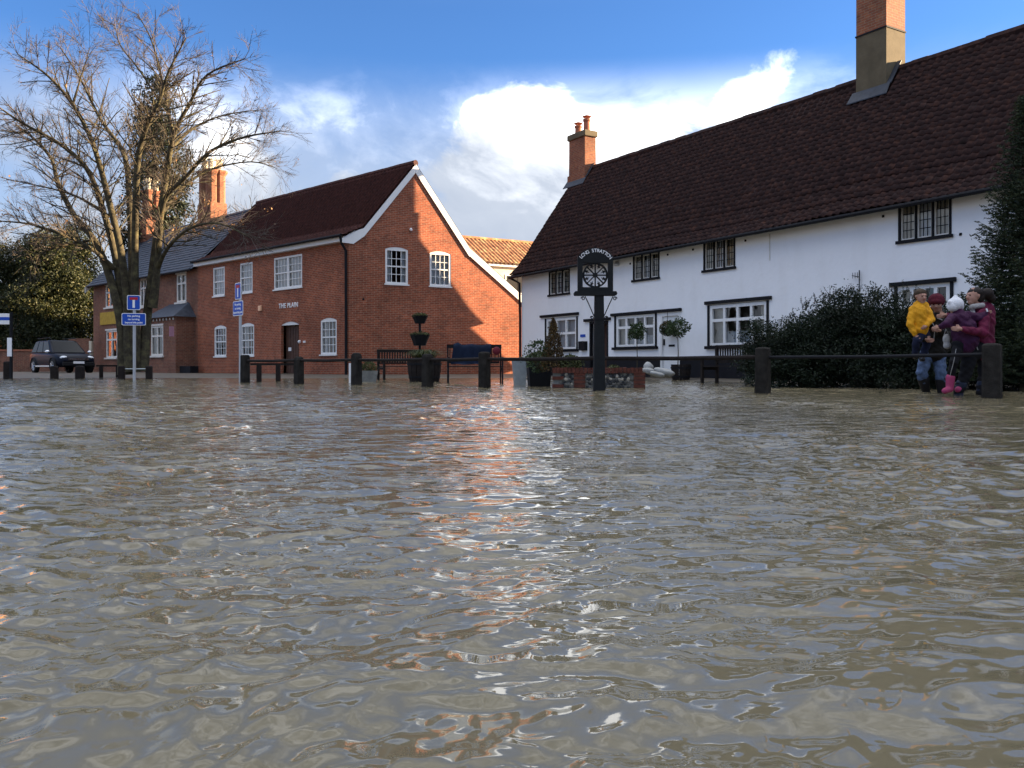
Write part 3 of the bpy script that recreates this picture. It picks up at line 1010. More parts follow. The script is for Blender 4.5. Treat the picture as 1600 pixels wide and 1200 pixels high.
        slab(root, 'lead_flashing', [WF.p(sc + 0.005, zr(hi) + 0.205, hi), WF.p(sc + 0.16, zr(hi) + 0.205, hi), WF.p(sc + 0.16, 9.12, -3.12), WF.p(sc + 0.005, 9.12, -3.12)], 0.03, 'lead')
    # small fittings on the wall
    s, z = WF.sz(913, 540)
    MB().fbox(WF, s - 0.2, s + 0.2, z - 0.18, z + 0.16, 0.0, 0.14).build('letter_box', 'black_paint', root, bevel=0.01)
    s, z = WF.sz(911, 524.5)
    MB().fbox(WF, s - 0.15, s + 0.15, z - 0.05, z + 0.05, 0.0, 0.02).build('name_plate', 'sign_blue', root)
    s, z = WF.sz(966, 411.5)
    MB().lathe(WF.p(s, z - 0.08, 0.07), [(0.09, 0), (0.10, 0.05), (0.05, 0.15)], 10).build('wall_lamp', 'grey_steel', root)
    s, z = WF.sz(1345, 437)
    a = MB()
    a.tube([WF.p(s, z - 0.28, 0.06), WF.p(s, z + 0.24, 0.06)], 0.014, 6)
    a.tube([WF.p(s - 0.2, z + 0.12, 0.08), WF.p(s + 0.02, z + 0.06, 0.08)], 0.01, 5)
    for i in range(3):
        a.tube([WF.p(s - 0.18 + i * 0.07, z + 0.04, 0.08), WF.p(s - 0.18 + i * 0.07, z + 0.19, 0.08)], 0.007, 4)
    a.build('aerial', 'black_paint', root)
    for u, v in ((1043.5, 398), (1083, 390), (1165, 376), (1380, 338), (985, 412), (1501, 366)):
        s, z = WF.sz(u, v)
        MB().lathe(WF.p(s, z - 0.03, 0.0), [(0.035, 0), (0.035, 0.06)], 8).build('wall_tie', 'black_paint', root)
    s, z = WF.sz(1203, 366)
    MB().fbox(WF, s - 0.012, s + 0.012, z - 0.75, z, 0.002, 0.02).build('cable', 'old_white_paint', root)


white_cottage()


# ------------------------------------------------------------------ red brick house
def red_house():
    root = thing('red_brick_house', 'red brick house with white sash windows, pantile roof and THE PLAIN lettering', 'house', tuple(RF.p(0, 0)))
    sl_ = RF.s_of(309)
    zE = RF.z_of(537, 377.5)
    holes = []
    for u0, u1, vt, vb in ((333, 351, 419, 463.5), (375, 394.5, 412, 458.5)):
        s0, s1, z0, z1 = rect(RF, u0, u1, vt, vb)
        holes.append(sash_window(RF, s0, s1, z0, z1, 0, root))
    s0, s1, z0, z1 = rect(RF, 428, 472, 403.5, 453)
    holes.append(sash_window(RF, s0, s1, z0, z1, 0, root, double=True))
    for u0, u1, vt, vb, dr in ((335, 353.5, 512.5, 557, 'half'), (376.5, 397, 509, 556, 'half'), (501, 526, 501.5, 554, 'half')):
        s0, s1, z0, z1 = rect(RF, u0, u1, vt, vb)
        holes.append(sash_window(RF, s0, s1, z0, z1, 0.11, root, drape=dr))
    # panelled door in a deep recess
    s0, s1, zt = RF.s_of(439.5), RF.s_of(467), RF.z_of(439.5, 508)
    dh = arch(s0, s1, 0.08, zt, 0.13)
    holes.append(dh)
    d = MB().fbox(RF, s0, s1, 0.08, zt + 0.13, -0.30, -0.25).build('door', 'door_wood', root)
    for k in range(7):
        x = s0 + 0.04 + (s1 - s0 - 0.08) * k / 6.4
        MB().fbox(RF, x, x + 0.125, 0.12, zt - 0.02, -0.25, -0.235).build('plank', 'door_wood', d)
    z = RF.z_of(448, 545.5)
    MB().fbox(RF, s0 + 0.22, s0 + 0.46, z - 0.08, z + 0.08, -0.234, -0.225).build('notice', 'sign_white', d)
    MB().prism(RF, [(s0, zt - 0.02)] + [(s1, zt - 0.02)] + dh[2:], -0.234, -0.02).build('door_head', 'white_paint', root)
    MB().fbox(RF, s0 - 0.1, s1 + 0.1, 0.0, 0.09, -0.3, 0.3).build('doorstep', 'cement_render', root)
    MB().wall(RF, [(sl_, -0.3), (0, -0.3), (0, zE), (sl_, zE)], holes, 0.0, 0.12).build('front_wall', 'red_brick', root)
    # gable wall, drawn on its own plane
    ap = RG.sz(649, 262)
    eL = (0.0, zE)
    kn = RG.sz(733, 393)
    en = RG.sz(830, 480)
    gh = []
    for u0, u1, vt, vb in ((602, 637.5, 388.5, 443), (671.5, 704.5, 395, 446.5)):
        s0, s1, z0, z1 = rect(RG, u0, u1, vt, vb)
        gh.append(sash_window(RG, s0, s1, z0, z1, 0.10, root, drape='half' if u0 < 650 else True))
    outer = [(0, -0.3), (en[0], -0.3), en, kn, ap, (0.62, RG.z_of(565, 362)), eL]
    MB().wall(RG, outer, gh, 0.0, 0.12).build('gable_wall', 'red_brick', root)
    # back and far end walls keep the inside dark
    bk = RG.p(en[0], 0)
    fe = RF.p(sl_, 0)
    far = bk + (fe - RF.p(0, 0))
    V = lambda p, z: Vector((p.x, p.y, z))
    rd = -RF.d
    apw = RG.p(*ap)
    MB().add([V(bk, -0.3), V(far, -0.3), V(far, en[1]), V(bk, en[1])], [(0, 1, 2, 3)]).add(
        [V(fe, -0.3), V(far, -0.3), V(far, en[1]), V(RG.p(kn[0], 0) + (fe - RF.p(0, 0)), kn[1]), V(apw + (fe - RF.p(0, 0)), ap[1]), V(fe, zE)], [(0, 1, 2, 3, 4, 5)]).build('back_wall', 'red_brick', root)
    # roof planes: eave and ridge run along the front wall's direction
    Lr = -sl_ + 0.15
    off = 0.06                                            # verge overhang past the gable
    up = 0.17

    def g(s, z):                                          # roof point above a gable point
        return RG.p(s, z + up, off)
    pe = RF.n * 0.32 + Vector((0, 0, -0.02))
    E = g(0, zE) + pe
    K0 = g(0.62, RG.z_of(565, 362))
    A = g(*ap)
    Kn = g(*kn)
    En = g(en[0] + 0.2, en[1] - 0.15)
    b = MB()
    line = [E, K0, A, Kn, En]
    b.add(line + [p + rd * (Lr + off) for p in line], [(i, i + 1, i + 6, i + 5) for i in range(4)])
    roof = b.build('roof', 'pantile_red', root, recalc=True)
    # pantile courses on the front slope, real relief
    for P0, P1 in ((E, K0), (K0, A)):
        w, gauge = 0.25, 0.28
        sl = (P1 - P0).length
        nx, ny = int((Lr + off) / w) * 6, max(1, round(sl / gauge)) * 2
        upv = (P1 - P0).normalized()
        nr = upv.cross(rd)
        if nr.z < 0:
            nr = -nr
        nr.normalize()
        ii, jj = np.meshgrid(np.arange(nx + 1), np.arange(ny), indexing='xy')
        x = ii * w / 6
        row = jj // 2
        y = np.where(jj % 2 == 0, row * sl / (ny / 2), (row + 1) * sl / (ny / 2) - 0.004)
        h = 0.03 + 0.03 * np.sin(ii / 6 * 6.283) + np.where(jj % 2 == 0, 0.045, 0.0) + rng.uniform(0, 0.008, ii.shape)
        P = np.array(P0) + x[..., None] * np.array(rd) + y[..., None] * np.array(upv) + h[..., None] * np.array(nr)
        n = nx + 1
        q = np.arange((ny - 1) * nx)
        r, c = q // nx, q % nx
        quads = np.stack([r * n + c, r * n + c + 1, (r + 1) * n + c + 1, (r + 1) * n + c], 1)
        o = np_mesh('pantiles', P.reshape(-1, 3), quads, 'pantile_red', roof)
        o['kind'] = 'stuff'
    rt = MB()
    for i in range(int((Lr + off) / 0.45)):
        p0 = A + rd * (i * 0.45) + Vector((0, 0, 0.02 + random.uniform(-0.008, 0.008)))
        rt.tube([p0, p0 + rd * 0.46], 0.13, 8)
    rt.build('ridge_tiles', 'pantile_red', roof)['kind'] = 'stuff'
    # white bargeboards with a kicked foot
    def board(a, c, wdt, nm='bargeboard'):
        (sa, za), (sc, zc) = a, c
        MB().prism(RG, [(sa, za - wdt), (sc, zc - wdt), (sc, zc), (sa, za)] if sc > sa else [(sc, zc - wdt), (sa, za - wdt), (sa, za), (sc, zc)], 0.02, off).build(nm, 'white_paint', root)
    t = up - 0.03
    board((0.62, RG.z_of(565, 362) + t), (ap[0], ap[1] + t), 0.36)
    board((ap[0] + 0.002, ap[1] + t), (kn[0], kn[1] + t), 0.38)
    board((kn[0] + 0.002, kn[1] + t), (en[0] + 0.1, en[1] - 0.08 + t), 0.34)
    MB().prism(RG, [(-0.30, zE - 0.10), (0.18, zE - 0.12), (0.62, RG.z_of(565, 362) - 0.20), (0.62, RG.z_of(565, 362) + t), (0.2, zE + 0.40), (-0.30, zE + 0.08)], 0.024, off + 0.012).build('bargeboard_foot', 'white_paint', root)
    # fascia and gutter
    MB().fbox(RF, sl_, -0.02, zE - 0.02, zE + 0.17, 0.0, 0.24).build('fascia', 'white_paint', root)
    MB().tube([RF.p(sl_, zE + 0.20, 0.36), RF.p(-0.02, zE + 0.20, 0.36)], 0.06, 8).build('gutter', 'black_paint', root)
    MB().tube([RF.p(-0.10, zE + 0.17, 0.36), RF.p(-0.10, zE - 0.12, 0.28), RF.p(-0.10, zE - 0.4, 0.08), RF.p(-0.10, 2, 0.07), RF.p(-0.10, 0.0, 0.07)], 0.055, 8).build('downpipe', 'black_paint', root)
    s = RG.s_of(808)
    # lettering and fittings
    s0, z0 = RF.sz(451, 480.5)
    text('THE PLAIN', RF, s0, z0, 0.012, 0.215, 'sign_white', root, extrude=0.012, bold=0.006, spacing=1.12)
    s0, z0 = RF.sz(407.7, 482)
    MB().fbox(RF, s0 - 0.13, s0 + 0.13, z0 - 0.12, z0 + 0.13, 0.0, 0.09).build('alarm_box', 'alarm_orange', root, bevel=0.015)
    s0, z0 = RF.sz(470, 534)
    MB().ball(RF.p(s0, z0, 0.07), 0.075, 8).build('wall_lamp', 'sign_white', root, smooth=True)
    s0, z0 = RF.sz(475.8, 534)
    MB().fbox(RF, s0 - 0.09, s0 + 0.09, z0 - 0.045, z0 + 0.045, 0.0, 0.02).build('number_plate', 'sign_white', root)
    s0, z0 = RG.sz(641, 359)
    MB().lathe(RG.p(s0, z0 - 0.06, 0.08), [(0.05, 0), (0.07, 0.05), (0.04, 0.12)], 8).build('security_lamp', 'sign_white', root)
    s0, z0 = RG.sz(567.7, 467.5)
    MB().lathe(RG.p(s0, z0 - 0.04, 0.0), [(0.045, 0), (0.045, 0.08)], 8).build('vent', 'black_paint', root)
    return root


red_house()

# ------------------------------------------------------------------ slate roofed house on the left
def left_house():
    F = Fr(RF.p(RF.s_of(309), 0)[:2], RF.d[:2])         # carries on the line of the red house, s < 0 to the left
    root = thing('slate_roofed_house', 'old brick house with blue-grey slate roof and clustered chimneys behind bare tree', 'house', tuple(F.p(-6, 0)))
    sL = F.s_of(146)
    zE, D = 5.45, 6.5
    holes = []

    def timber_window(u0, u1, vt, vb, n=0.0, fr=F, rows=2):
        s0, s1 = fr.s_of(u0, n), fr.s_of(u1, n)
        z0, z1 = fr.z_of(u0, vb, n), fr.z_of(u0, vt, n)
        h = [(s0, z0), (s1, z0), (s1, z1), (s0, z1)]
        sm, zm = (s0 + s1) / 2, z0 + (z1 - z0) * 0.66
        e = 0.10
        hs = [[(s0 + e, z0 + e), (sm - 0.05, z0 + e), (sm - 0.05, zm - 0.05), (s0 + e, zm - 0.05)], [(sm + 0.05, z0 + e), (s1 - e, z0 + e), (s1 - e, zm - 0.05), (sm + 0.05, zm - 0.05)],
              [(s0 + e, zm + 0.05), (sm - 0.05, zm + 0.05), (sm - 0.05, z1 - e), (s0 + e, z1 - e)], [(sm + 0.05, zm + 0.05), (s1 - e, zm + 0.05), (s1 - e, z1 - e), (sm + 0.05, z1 - e)]]
        class Off:
            pass
        o = Fr(fr.p(0, 0, n)[:2], fr.d[:2])
        w = MB().prism(o, h, -0.12, -0.01, hs).build('window', 'old_white_paint', root)
        MB().fbox(o, s0 - 0.1, s1 + 0.1, z0 - 0.09, z0, -0.02, 0.10).build('sill', 'old_white_paint', w)
        MB().fbox(o, s0 - 0.08, s1 + 0.08, z1, z1 + 0.10, -0.02, 0.04).build('head', 'old_white_paint', w)
        for q in hs:
            MB().add([o.p(s, z, -0.07) for s, z in q], [(0, 1, 2, 3)]).build('pane', 'glass', w)
        return h
    for q in ((276, 291, 429, 473), (219, 229, 436, 480), (165, 178, 446, 481), (166, 183, 517, 559)):
        holes.append(timber_window(*q))
    MB().wall(F, [(sL, -0.3), (0, -0.3), (0, zE), (sL, zE)], holes, 0.0, 0.14).build('front_wall', 'old_brick', root)
    b = MB()
    b.add([F.p(sL, -0.3), F.p(sL, zE), F.p(sL, 8.75, -D / 2), F.p(sL, zE, -D), F.p(sL, -0.3, -D)], [(0, 1, 2, 3, 4)])
    b.add([F.p(0, -0.3), F.p(0, zE), F.p(0, 8.75, -D / 2), F.p(0, zE, -D), F.p(0, -0.3, -D)], [(0, 1, 2, 3, 4)])
    b.add([F.p(sL, -0.3, -D), F.p(0, -0.3, -D), F.p(0, zE, -D), F.p(sL, zE, -D)], [(0, 1, 2, 3)])
    b.build('end_wall', 'old_brick', root)
    # unseen wing, added to cast shade on the evergreens behind the car
    G = Fr(F.p(sL + 8.5, 0, -D)[:2], (-F.n)[:2])
    MB().fbox(G, 3, 17.0, -.2, 6.4, -5.5, 0).build('added_shade_wing', 'old_brick', root)
    MB().add([G.p(3, 6.4, .2), G.p(17.2, 6.4, .2), G.p(17.2, 9.9, -2.75), G.p(3, 9.9, -2.75), G.p(17.2, 6.4, -5.7), G.p(3, 6.4, -5.7)], [(0, 1, 2, 3), (3, 2, 4, 5), (1, 4, 2)]).build('added_shade_wing_roof', 'slate', root)
    # slate roof: courses of slates with small steps
    P0, P1 = F.p(sL - 0.3, zE - 0.05, 0.35), F.p(sL - 0.3, 8.90, -D / 2)
    Q0 = F.p(sL - 0.3, zE - 0.05, -D - 0.35)
    ax = F.d
    Lr = -sL + 0.3
    b = MB()
    b.add([P0, P0 + ax * Lr, P1 + ax * Lr, P1], [(0, 1, 2, 3)]).add([Q0, Q0 + ax * Lr, P1 + ax * Lr, P1], [(3, 2, 1, 0)])
    roof = b.build('roof', 'slate', root)
    up = (P1 - P0)
    nrm = ax.cross(up).normalized()
    if nrm.z < 0:
        nrm = -nrm
    sl = MB()
    rows = 20
    for r in range(rows):
        a, c = P0 + up * (r / rows), P0 + up * ((r + 1.05) / rows)
        n = int(Lr / 0.32)
        for k in range(n):
            x0 = (k + (r % 2) * 0.5) * 0.32
            x1 = min(x0 + 0.312, Lr)
            j = random.uniform(0.03, 0.045)
            sl.add([a + ax * x0 + nrm * j, a + ax * x1 + nrm * j, c + ax * x1 + nrm * 0.012, c + ax * x0 + nrm * 0.012, a + ax * x0, a + ax * x1], [(0, 1, 2, 3), (4, 5, 1, 0)])
    o = sl.build('slates', 'slate', roof)
    o['kind'] = 'stuff'
    MB().tube([P1 + ax * 0.0, P1 + ax * Lr], 0.12, 6).build('ridge', 'slate', roof)
    # white bargeboards on the far left gable
    for s, n0, n1, z0, z1 in ((sL - 0.32, 0.40, -D / 2, zE - 0.1, 8.86),):
        MB().hexa([F.p(s - 0.03, z0 - 0.35, n0), F.p(s + 0.03, z0 - 0.35, n0), F.p(s + 0.03, z1 - 0.35, n1), F.p(s - 0.03, z1 - 0.35, n1),
                   F.p(s - 0.03, z0, n0), F.p(s + 0.03, z0, n0), F.p(s + 0.03, z1, n1), F.p(s - 0.03, z1, n1)]).build('bargeboard', 'old_white_paint', root, recalc=True)
    MB().tube([F.p(sL, zE - 0.08, 0.38), F.p(0, zE - 0.08, 0.38)], 0.06, 6).build('gutter', 'black_paint', root)
    # chimneys: tall clustered shafts with corbelled heads
    def stack(u0, u1, vt, n, shafts, h0):
        sm = F.s_of((u0 + u1) / 2, n)
        w = abs(F.s_of(u1, n) - F.s_of(u0, n)) * 0.50
        zt = F.z_of((u0 + u1) / 2, vt, n)
        base = MB().fbox(F, sm - w / 2, sm + w / 2, h0 - 1.2, h0 + 0.8, n - 0.5, n + 0.5).build('chimney', 'chimney_brick', root)
        for k in range(shafts):
            for m in (-0.25, 0.25):
                c = F.p(sm - w / 2 + w * (k + 0.5) / shafts, h0 + 0.8, n + m)
                r = w / shafts * 0.46
                hh = zt - h0 - 1.4
                MB().lathe(c, [(r, 0), (r * 0.88, 0.1), (r * 0.88, hh - 0.3), (r * 1.25, hh - 0.1), (r * 1.25, hh)], 8, rz=0.39).build('shaft', 'chimney_brick', base)
                p = MB().lathe(c + Vector((0, 0, hh)), [(r * 0.7, 0), (r * 0.55, 0.1), (r * 0.5, 0.55), (r * 0.62, 0.6)], 8).build('chimney_pot', 'cream_render', base)
                for q in range(6):
                    a = q * 1.05
                    MB().tube([c + Vector((r * 0.55 * math.cos(a), r * 0.55 * math.sin(a), hh + 0.58)), c + Vector((r * 0.75 * math.cos(a), r * 0.75 * math.sin(a), hh + 0.75))], 0.03, 4).build('crown_spike', 'cream_render', p)
    stack(311, 352, 252, -3.2, 2, 9.0)
    stack(226, 246, 284, -3.2, 2, 9.0)
    # low bay with a lean-to roof
    sb = F.s_of(304)
    sa = F.s_of(229, 1.0)
    B = Fr(F.p(0, 0, 1.0)[:2], F.d[:2])
    h = timber_window(236, 255, 510, 556, 1.0)
    MB().wall(B, [(sa, -0.3), (sb, -0.3), (sb, 2.98), (sa, 2.98)], [h], 0.0, 0.14).build('bay_front', 'old_brick', root)
    MB().add([F.p(sb, -0.3, 0), F.p(sb, -0.3, 1.0), F.p(sb, 2.98, 1.0), F.p(sb, 2.98, 0)], [(3, 2, 1, 0)]).build('bay_side', 'old_brick', root)
    MB().add([F.p(sa, -0.3, 0), F.p(sa, -0.3, 1.0), F.p(sa, 2.98, 1.0), F.p(sa, 2.98, 0)], [(0, 1, 2, 3)]).build('bay_side', 'old_brick', root)
    br = MB().add([F.p(sa - 0.15, 2.95, 1.2), F.p(sb + 0.2, 2.95, 1.2), F.p(sb - 0.6, 3.75, 0.01), F.p(sa + 0.6, 3.75, 0.01), F.p(sb + 0.2, 2.95, 0.0), F.p(sa - 0.15, 2.95, 0.0)],
                  [(0, 1, 2, 3), (1, 4, 2), (0, 3, 5)]).build('bay_roof', 'slate', root)
    for k in range(9):
        s = sa + 0.25 + k * (sb - sa) / 9
        MB().lathe(F.p(s, 2.78, 1.06), [(0.03, 0), (0.05, 0.05), (0.03, 0.12)], 6).build('bracket', 'old_white_paint', br)
    # yellow sign board and a pink notice
    s0, s1, z0, z1 = rect(F, 158, 187, 489, 508)
    MB().fbox(F, s0, s1, z0, z1, 0.01, 0.07).build('sign_board', 'sign_yellow', root)
    mat('notice_pink', (0.45, 0.25, 0.33), 0.5)
    NB = Fr(F.p(sb, 0, 0)[:2], (-F.n)[:2])
    k = NB.s_of(268)
    zz = NB.z_of(268, 517)
    MB().fbox(NB, k - 0.12, k + 0.12, zz - 0.28, zz + 0.22, 0.005, 0.03).build('notice', 'notice_pink', root)
    return F


LF = left_house()


# ------------------------------------------------------------------ house behind, house at the left edge
def back_house():
    root = thing('cream_house', 'cream rendered house with sunlit orange pantile roof showing between the two houses', 'house', tuple(at(790, 56)))
    F = Fr(at(700, 52)[:2], (0.86, 0.51))
    s0, s1 = F.s_of(690), F.s_of(905)
    ze, zr = F.z_of(800, 412), F.z_of(735, 372, -3.0)
    MB().fbox(F, s0, s1, -0.2, ze, -6, 0).build('wall', 'cream_render', root)
    e = [F.p(s0 - 0.2, ze - 0.05, 0.3), F.p(s1 + 0.2, ze - 0.05, 0.3), F.p(s1 + 0.2, zr, -3), F.p(s0 - 0.2, zr, -3), F.p(s1 + 0.2, ze - 0.05, -6.3), F.p(s0 - 0.2, ze - 0.05, -6.3)]
    r = MB().add(e, [(0, 1, 2, 3), (3, 2, 4, 5)]).add([F.p(s0, ze, 0), F.p(s0, zr - 0.1, -3), F.p(s0, ze, -6)], [(0, 1, 2)]).add([F.p(s1, ze, 0), F.p(s1, zr - 0.1, -3), F.p(s1, ze, -6)], [(0, 1, 2)]).build('roof', 'pantile_orange', root)
    up = (e[3] - e[0])
    cov = MB()
    n = int((s1 - s0) / 0.3)
    for i in range(n):
        cov.tube([e[0] + F.d * (0.2 + i * 0.3), e[0] + F.d * (0.2 + i * 0.3) + up], 0.075, 6, cap=False)
    cov.build('pantiles', 'pantile_orange', r)['kind'] = 'stuff'
    MB().tube([e[3], e[2]], 0.14, 8).build('ridge', 'pantile_orange', r)
    MB().fbox(F, s0, s1, ze - 0.24, ze - 0.08, 0.0, 0.2).build('fascia', 'white_paint', root)
    for u in (800, 816):
        a = F.s_of(u)
        w = MB().fbox(F, a - 0.5, a + 0.5, ze - 1.9, ze - 0.7, -0.02, 0.03).build('window', 'white_paint', root)
        MB().fbox(F, a - 0.42, a + 0.42, ze - 1.82, ze - 0.78, 0.031, 0.034).build('pane', 'room_dark', w)


back_house()


def edge_house():
    """brick house beyond the left edge; only its sunlit corner shows, the cottage windows mirror the rest"""
    F = Fr((-52.0, 62.0), (0.35, 0.94))
    F.n = Vector((F.d.y, -F.d.x, 0))
    root = thing('brick_house', 'sunlit orange brick house just showing at the far left edge', 'house', tuple(F.p(0, 0)))
    s1 = F.s_of(9)
    s0 = s1 - 16
    holes = []
    for k in range(4):
        for z in (0.9, 3.9):
            a = s0 + 2 + k * 3.8
            h = [(a, z), (a + 1.1, z), (a + 1.1, z + 1.7), (a, z + 1.7)]
            holes.append(h)
            w = MB().prism(F, h, -0.1, -0.01, [[(a + .1, z + .1), (a + 1.0, z + .1), (a + 1.0, z + 1.6), (a + .1, z + 1.6)]]).build('window', 'white_paint', root)
            MB().add([F.p(a + .1, z + .1, -.06), F.p(a + 1, z + .1, -.06), F.p(a + 1, z + 1.6, -.06), F.p(a + .1, z + 1.6, -.06)], [(0, 1, 2, 3)]).build('pane', 'glass', w)
    MB().wall(F, [(s0, -0.2), (s1, -0.2), (s1, 6.6), (s0, 6.6)], holes, 0, 0.12).build('front_wall', 'red_brick', root)
    MB().add([F.p(s1, -.2), F.p(s1, -.2, -7), F.p(s1, 6.6, -7), F.p(s1, 10, -3.5), F.p(s1, 6.6)], [(0, 1, 2, 3, 4)]).add(
        [F.p(s0, -.2), F.p(s0, -.2, -7), F.p(s0, 6.6, -7), F.p(s0, 10, -3.5), F.p(s0, 6.6)], [(4, 3, 2, 1, 0)]).add([F.p(s0, -.2, -7), F.p(s1, -.2, -7), F.p(s1, 6.6, -7), F.p(s0, 6.6, -7)], [(3, 2, 1, 0)]).build('end_wall', 'red_brick', root)
    MB().add([F.p(s0 - .3, 6.4, .4), F.p(s1 + .3, 6.4, .4), F.p(s1 + .3, 10.1, -3.5), F.p(s0 - .3, 10.1, -3.5), F.p(s1 + .3, 6.4, -7.4), F.p(s0 - .3, 6.4, -7.4)], [(0, 1, 2, 3), (3, 2, 4, 5)]).build('roof', 'pantile_orange', root)


edge_house()


# ------------------------------------------------------------------ trees
def grow(mb, tw, p, d, r, length, depth, spread, tips, upw=0.05, stop=0.004):
    """one branch as a bending tube, then its side shoots"""
    n = max(2, int(length / 0.35)) if depth > 1 else 3
    pts, rad = [p.copy()], [r]
    q, dd = p.copy(), d.copy()
    r1 = r * (0.55 if depth > 0 else 0.35)
    for i in range(n):
        dd = (dd + Vector((random.gauss(0, 0.13), random.gauss(0, 0.13), random.gauss(0, 0.10) + upw))).normalized()
        q = q + dd * (length / n)
        pts.append(q.copy())
        rad.append(r + (r1 - r) * (i + 1) / n)
    (mb if r > 0.022 else tw).tube(pts, rad, 7 if r > 0.06 else (5 if r > 0.02 else 3), cap=False)
    tips.append(q)
    if depth <= 0 or r < stop:
        return
    k = random.randint(3, 5) if depth > 1 else random.randint(3, 4)
    for i in range(k):
        t = 0.25 + 0.75 * (i + random.random() * 0.8) / k
        j = min(int(t * n), n)
        base = pts[j]
        ax = Vector((random.gauss(0, 1), random.gauss(0, 1), random.gauss(0, 0.8)))
        nd = (dd + (ax - dd * ax.dot(dd)).normalized() * spread * random.uniform(0.6, 1.2)).normalized()
        grow(mb, tw, base, nd, max(rad[j] * random.uniform(0.42, 0.62), 0.0042), length * random.uniform(0.45, 0.72), depth - 1, spread, tips, upw, stop)


def bare_tree():
    Y = 29.5
    base = at(207, Y, 0.0)
    root = thing('bare_tree', 'large bare many-stemmed winter tree with a few dead leaves beside the road signs', 'tree', tuple(base))
    mb, tw, tips = MB(), MB(), []
    tr = MB()

    def P(u, v, dy=0.0):
        y = Y + dy
        return Vector(((u - 800) / FOC * y, y, zat(v, y)))
    limbs = [  # column, row, metres nearer or farther; start and end radius
        ([(196, 585, 0), (190, 500, 0), (172, 430, .2), (150, 375, .5), (118, 342, .9), (88, 285, 1.2), (84, 250, 1.4), (57, 218, 1.6), (25, 195, 1.8)], .34, .03),
        ([(200, 585, .2), (196, 480, .3), (180, 400, .4), (161, 325, .3), (138, 259, 0), (86, 218, -.3), (37, 195, -.6), (-5, 165, -.8)], .32, .025),
        ([(203, 580, -.1), (200, 470, -.2), (190, 390, -.4), (163, 290, -.8), (147, 224, -1.0), (115, 161, -1.4), (72, 115, -1.6), (28, 85, -1.8)], .33, .02),
        ([(207, 580, .2), (206, 450, .6), (203, 330, 1.0), (198, 239, 1.4), (172, 210, 1.6), (152, 178, 1.9), (125, 120, 2.2), (95, 75, 2.3)], .30, .02),
        ([(212, 580, 0), (210, 430, -.4), (212, 290, -1.2), (218, 230, -1.4), (232, 190, -1.8), (250, 161, -2.2), (262, 110, -2.4), (290, 60, -2.6)], .30, .02),
        ([(222, 580, .1), (232, 470, .2), (245, 370, .3), (259, 282, .2), (267, 230, 0), (276, 195, -.2), (302, 155, -.5), (318, 115, -.9), (382, 92, -1.4)], .34, .022),
        ([(270, 215, 0), (260, 155, .3), (250, 112, .5), (238, 60, .7), (215, 22, .8)], .12, .015),
        ([(240, 480, 0), (248, 400, -.3), (252, 310, -.8), (287, 282, -1.1), (330, 232, -1.5), (385, 212, -1.8), (437, 205, -2.1)], .24, .02),
        ([(244, 420, -.2), (262, 385, -1.0), (300, 352, -1.8), (345, 346, -2.4), (392, 372, -2.8)], .13, .018),
        ([(255, 330, .3), (285, 290, .9), (330, 262, 1.5), (395, 250, 2.0), (430, 262, 2.2)], .11, .015),
        ([(180, 420, .2), (140, 385, -.5), (95, 365, -1.2), (45, 348, -1.8), (-8, 345, -2.2)], .13, .02),
        ([(160, 330, .2), (120, 305, .8), (70, 292, 1.3), (10, 280, 1.8)], .09, .015),
        ([(150, 375, .5), (110, 380, .0), (60, 395, -.6), (20, 430, -1.0)], .08, .012),
        ([(268, 232, 0), (300, 200, .8), (350, 178, 1.3), (405, 172, 1.6)], .10, .014),
        ([(250, 161, -2.2), (220, 110, -2.2), (185, 70, -2.1), (180, 40, -2.0)], .06, .012),
        ([(115, 161, -1.4), (130, 110, -1.2), (140, 75, -1.1)], .05, .012),
    ]
    for li, (pl, r0, r1) in enumerate(limbs):
        pts = [P(*q) for q in pl]
        fine = []
        for a, c in zip(pts, pts[1:]):
            for k in range(4):
                fine.append(a.lerp(c, k / 4) + Vector((random.gauss(0, .02), random.gauss(0, .02), 0)))
        fine.append(pts[-1])
        # soften the corners
        for _ in range(3):
            fine = [fine[0]] + [(fine[i - 1] + fine[i] * 2 + fine[i + 1]) / 4 for i in range(1, len(fine) - 1)] + [fine[-1]]
        m = len(fine)
        rad = [0.44 * r0 * (1 - i / m) ** 1.1 * (1.0 + 0.5 * max(0, 3 - i) / 3) + r1 * 0.8 for i in range(m)]
        (tr if li < 6 else mb).tube(fine, rad, 9, cap=False)
        for i in range(3, m):
            if fine[i].z < 4.0 or (i < m * 0.3 and li < 6):
                continue
            for _ in range(2):
                d = (fine[i] - fine[i - 1]).normalized()
                ax = Vector((random.gauss(0, 1), random.gauss(0, 1.2), random.gauss(0.1, 0.8)))
                nd = (d * 0.8 + (ax - d * ax.dot(d)).normalized() * random.uniform(0.6, 1.1)).normalized()
                ln = random.uniform(0.7, 1.5) * (1.15 if rad[i] > 0.05 else 0.9)
                grow(mb, tw, fine[i], nd, min(0.024, rad[i] * 0.5), ln, 2 if random.random() < 0.62 else 3, 0.75, tips, 0.03)
    # dead leaves hanging in bunches from the lowest twigs
    low = [p for p in tips if 3.3 < p.z < 6.4]
    random.shuffle(low)
    cen = []
    for p in low[:70]:
        for _ in range(random.randint(2, 6)):
            cen.append(np.array(p) + rng.normal(size=3) * 0.07 - np.array((0, 0, 0.06)))
    hi = [p for p in tips if p.z > 6.4]
    random.shuffle(hi)
    for p in hi[:120]:
        cen.append(np.array(p) + rng.normal(size=3) * 0.03)
    tr.build('trunk', 'bark', root, smooth=True, uv=False)
    mb.build('branches', 'bark', root, smooth=True, uv=False)
    tw.build('twigs', 'twig', root, uv=False)['kind'] = 'stuff'
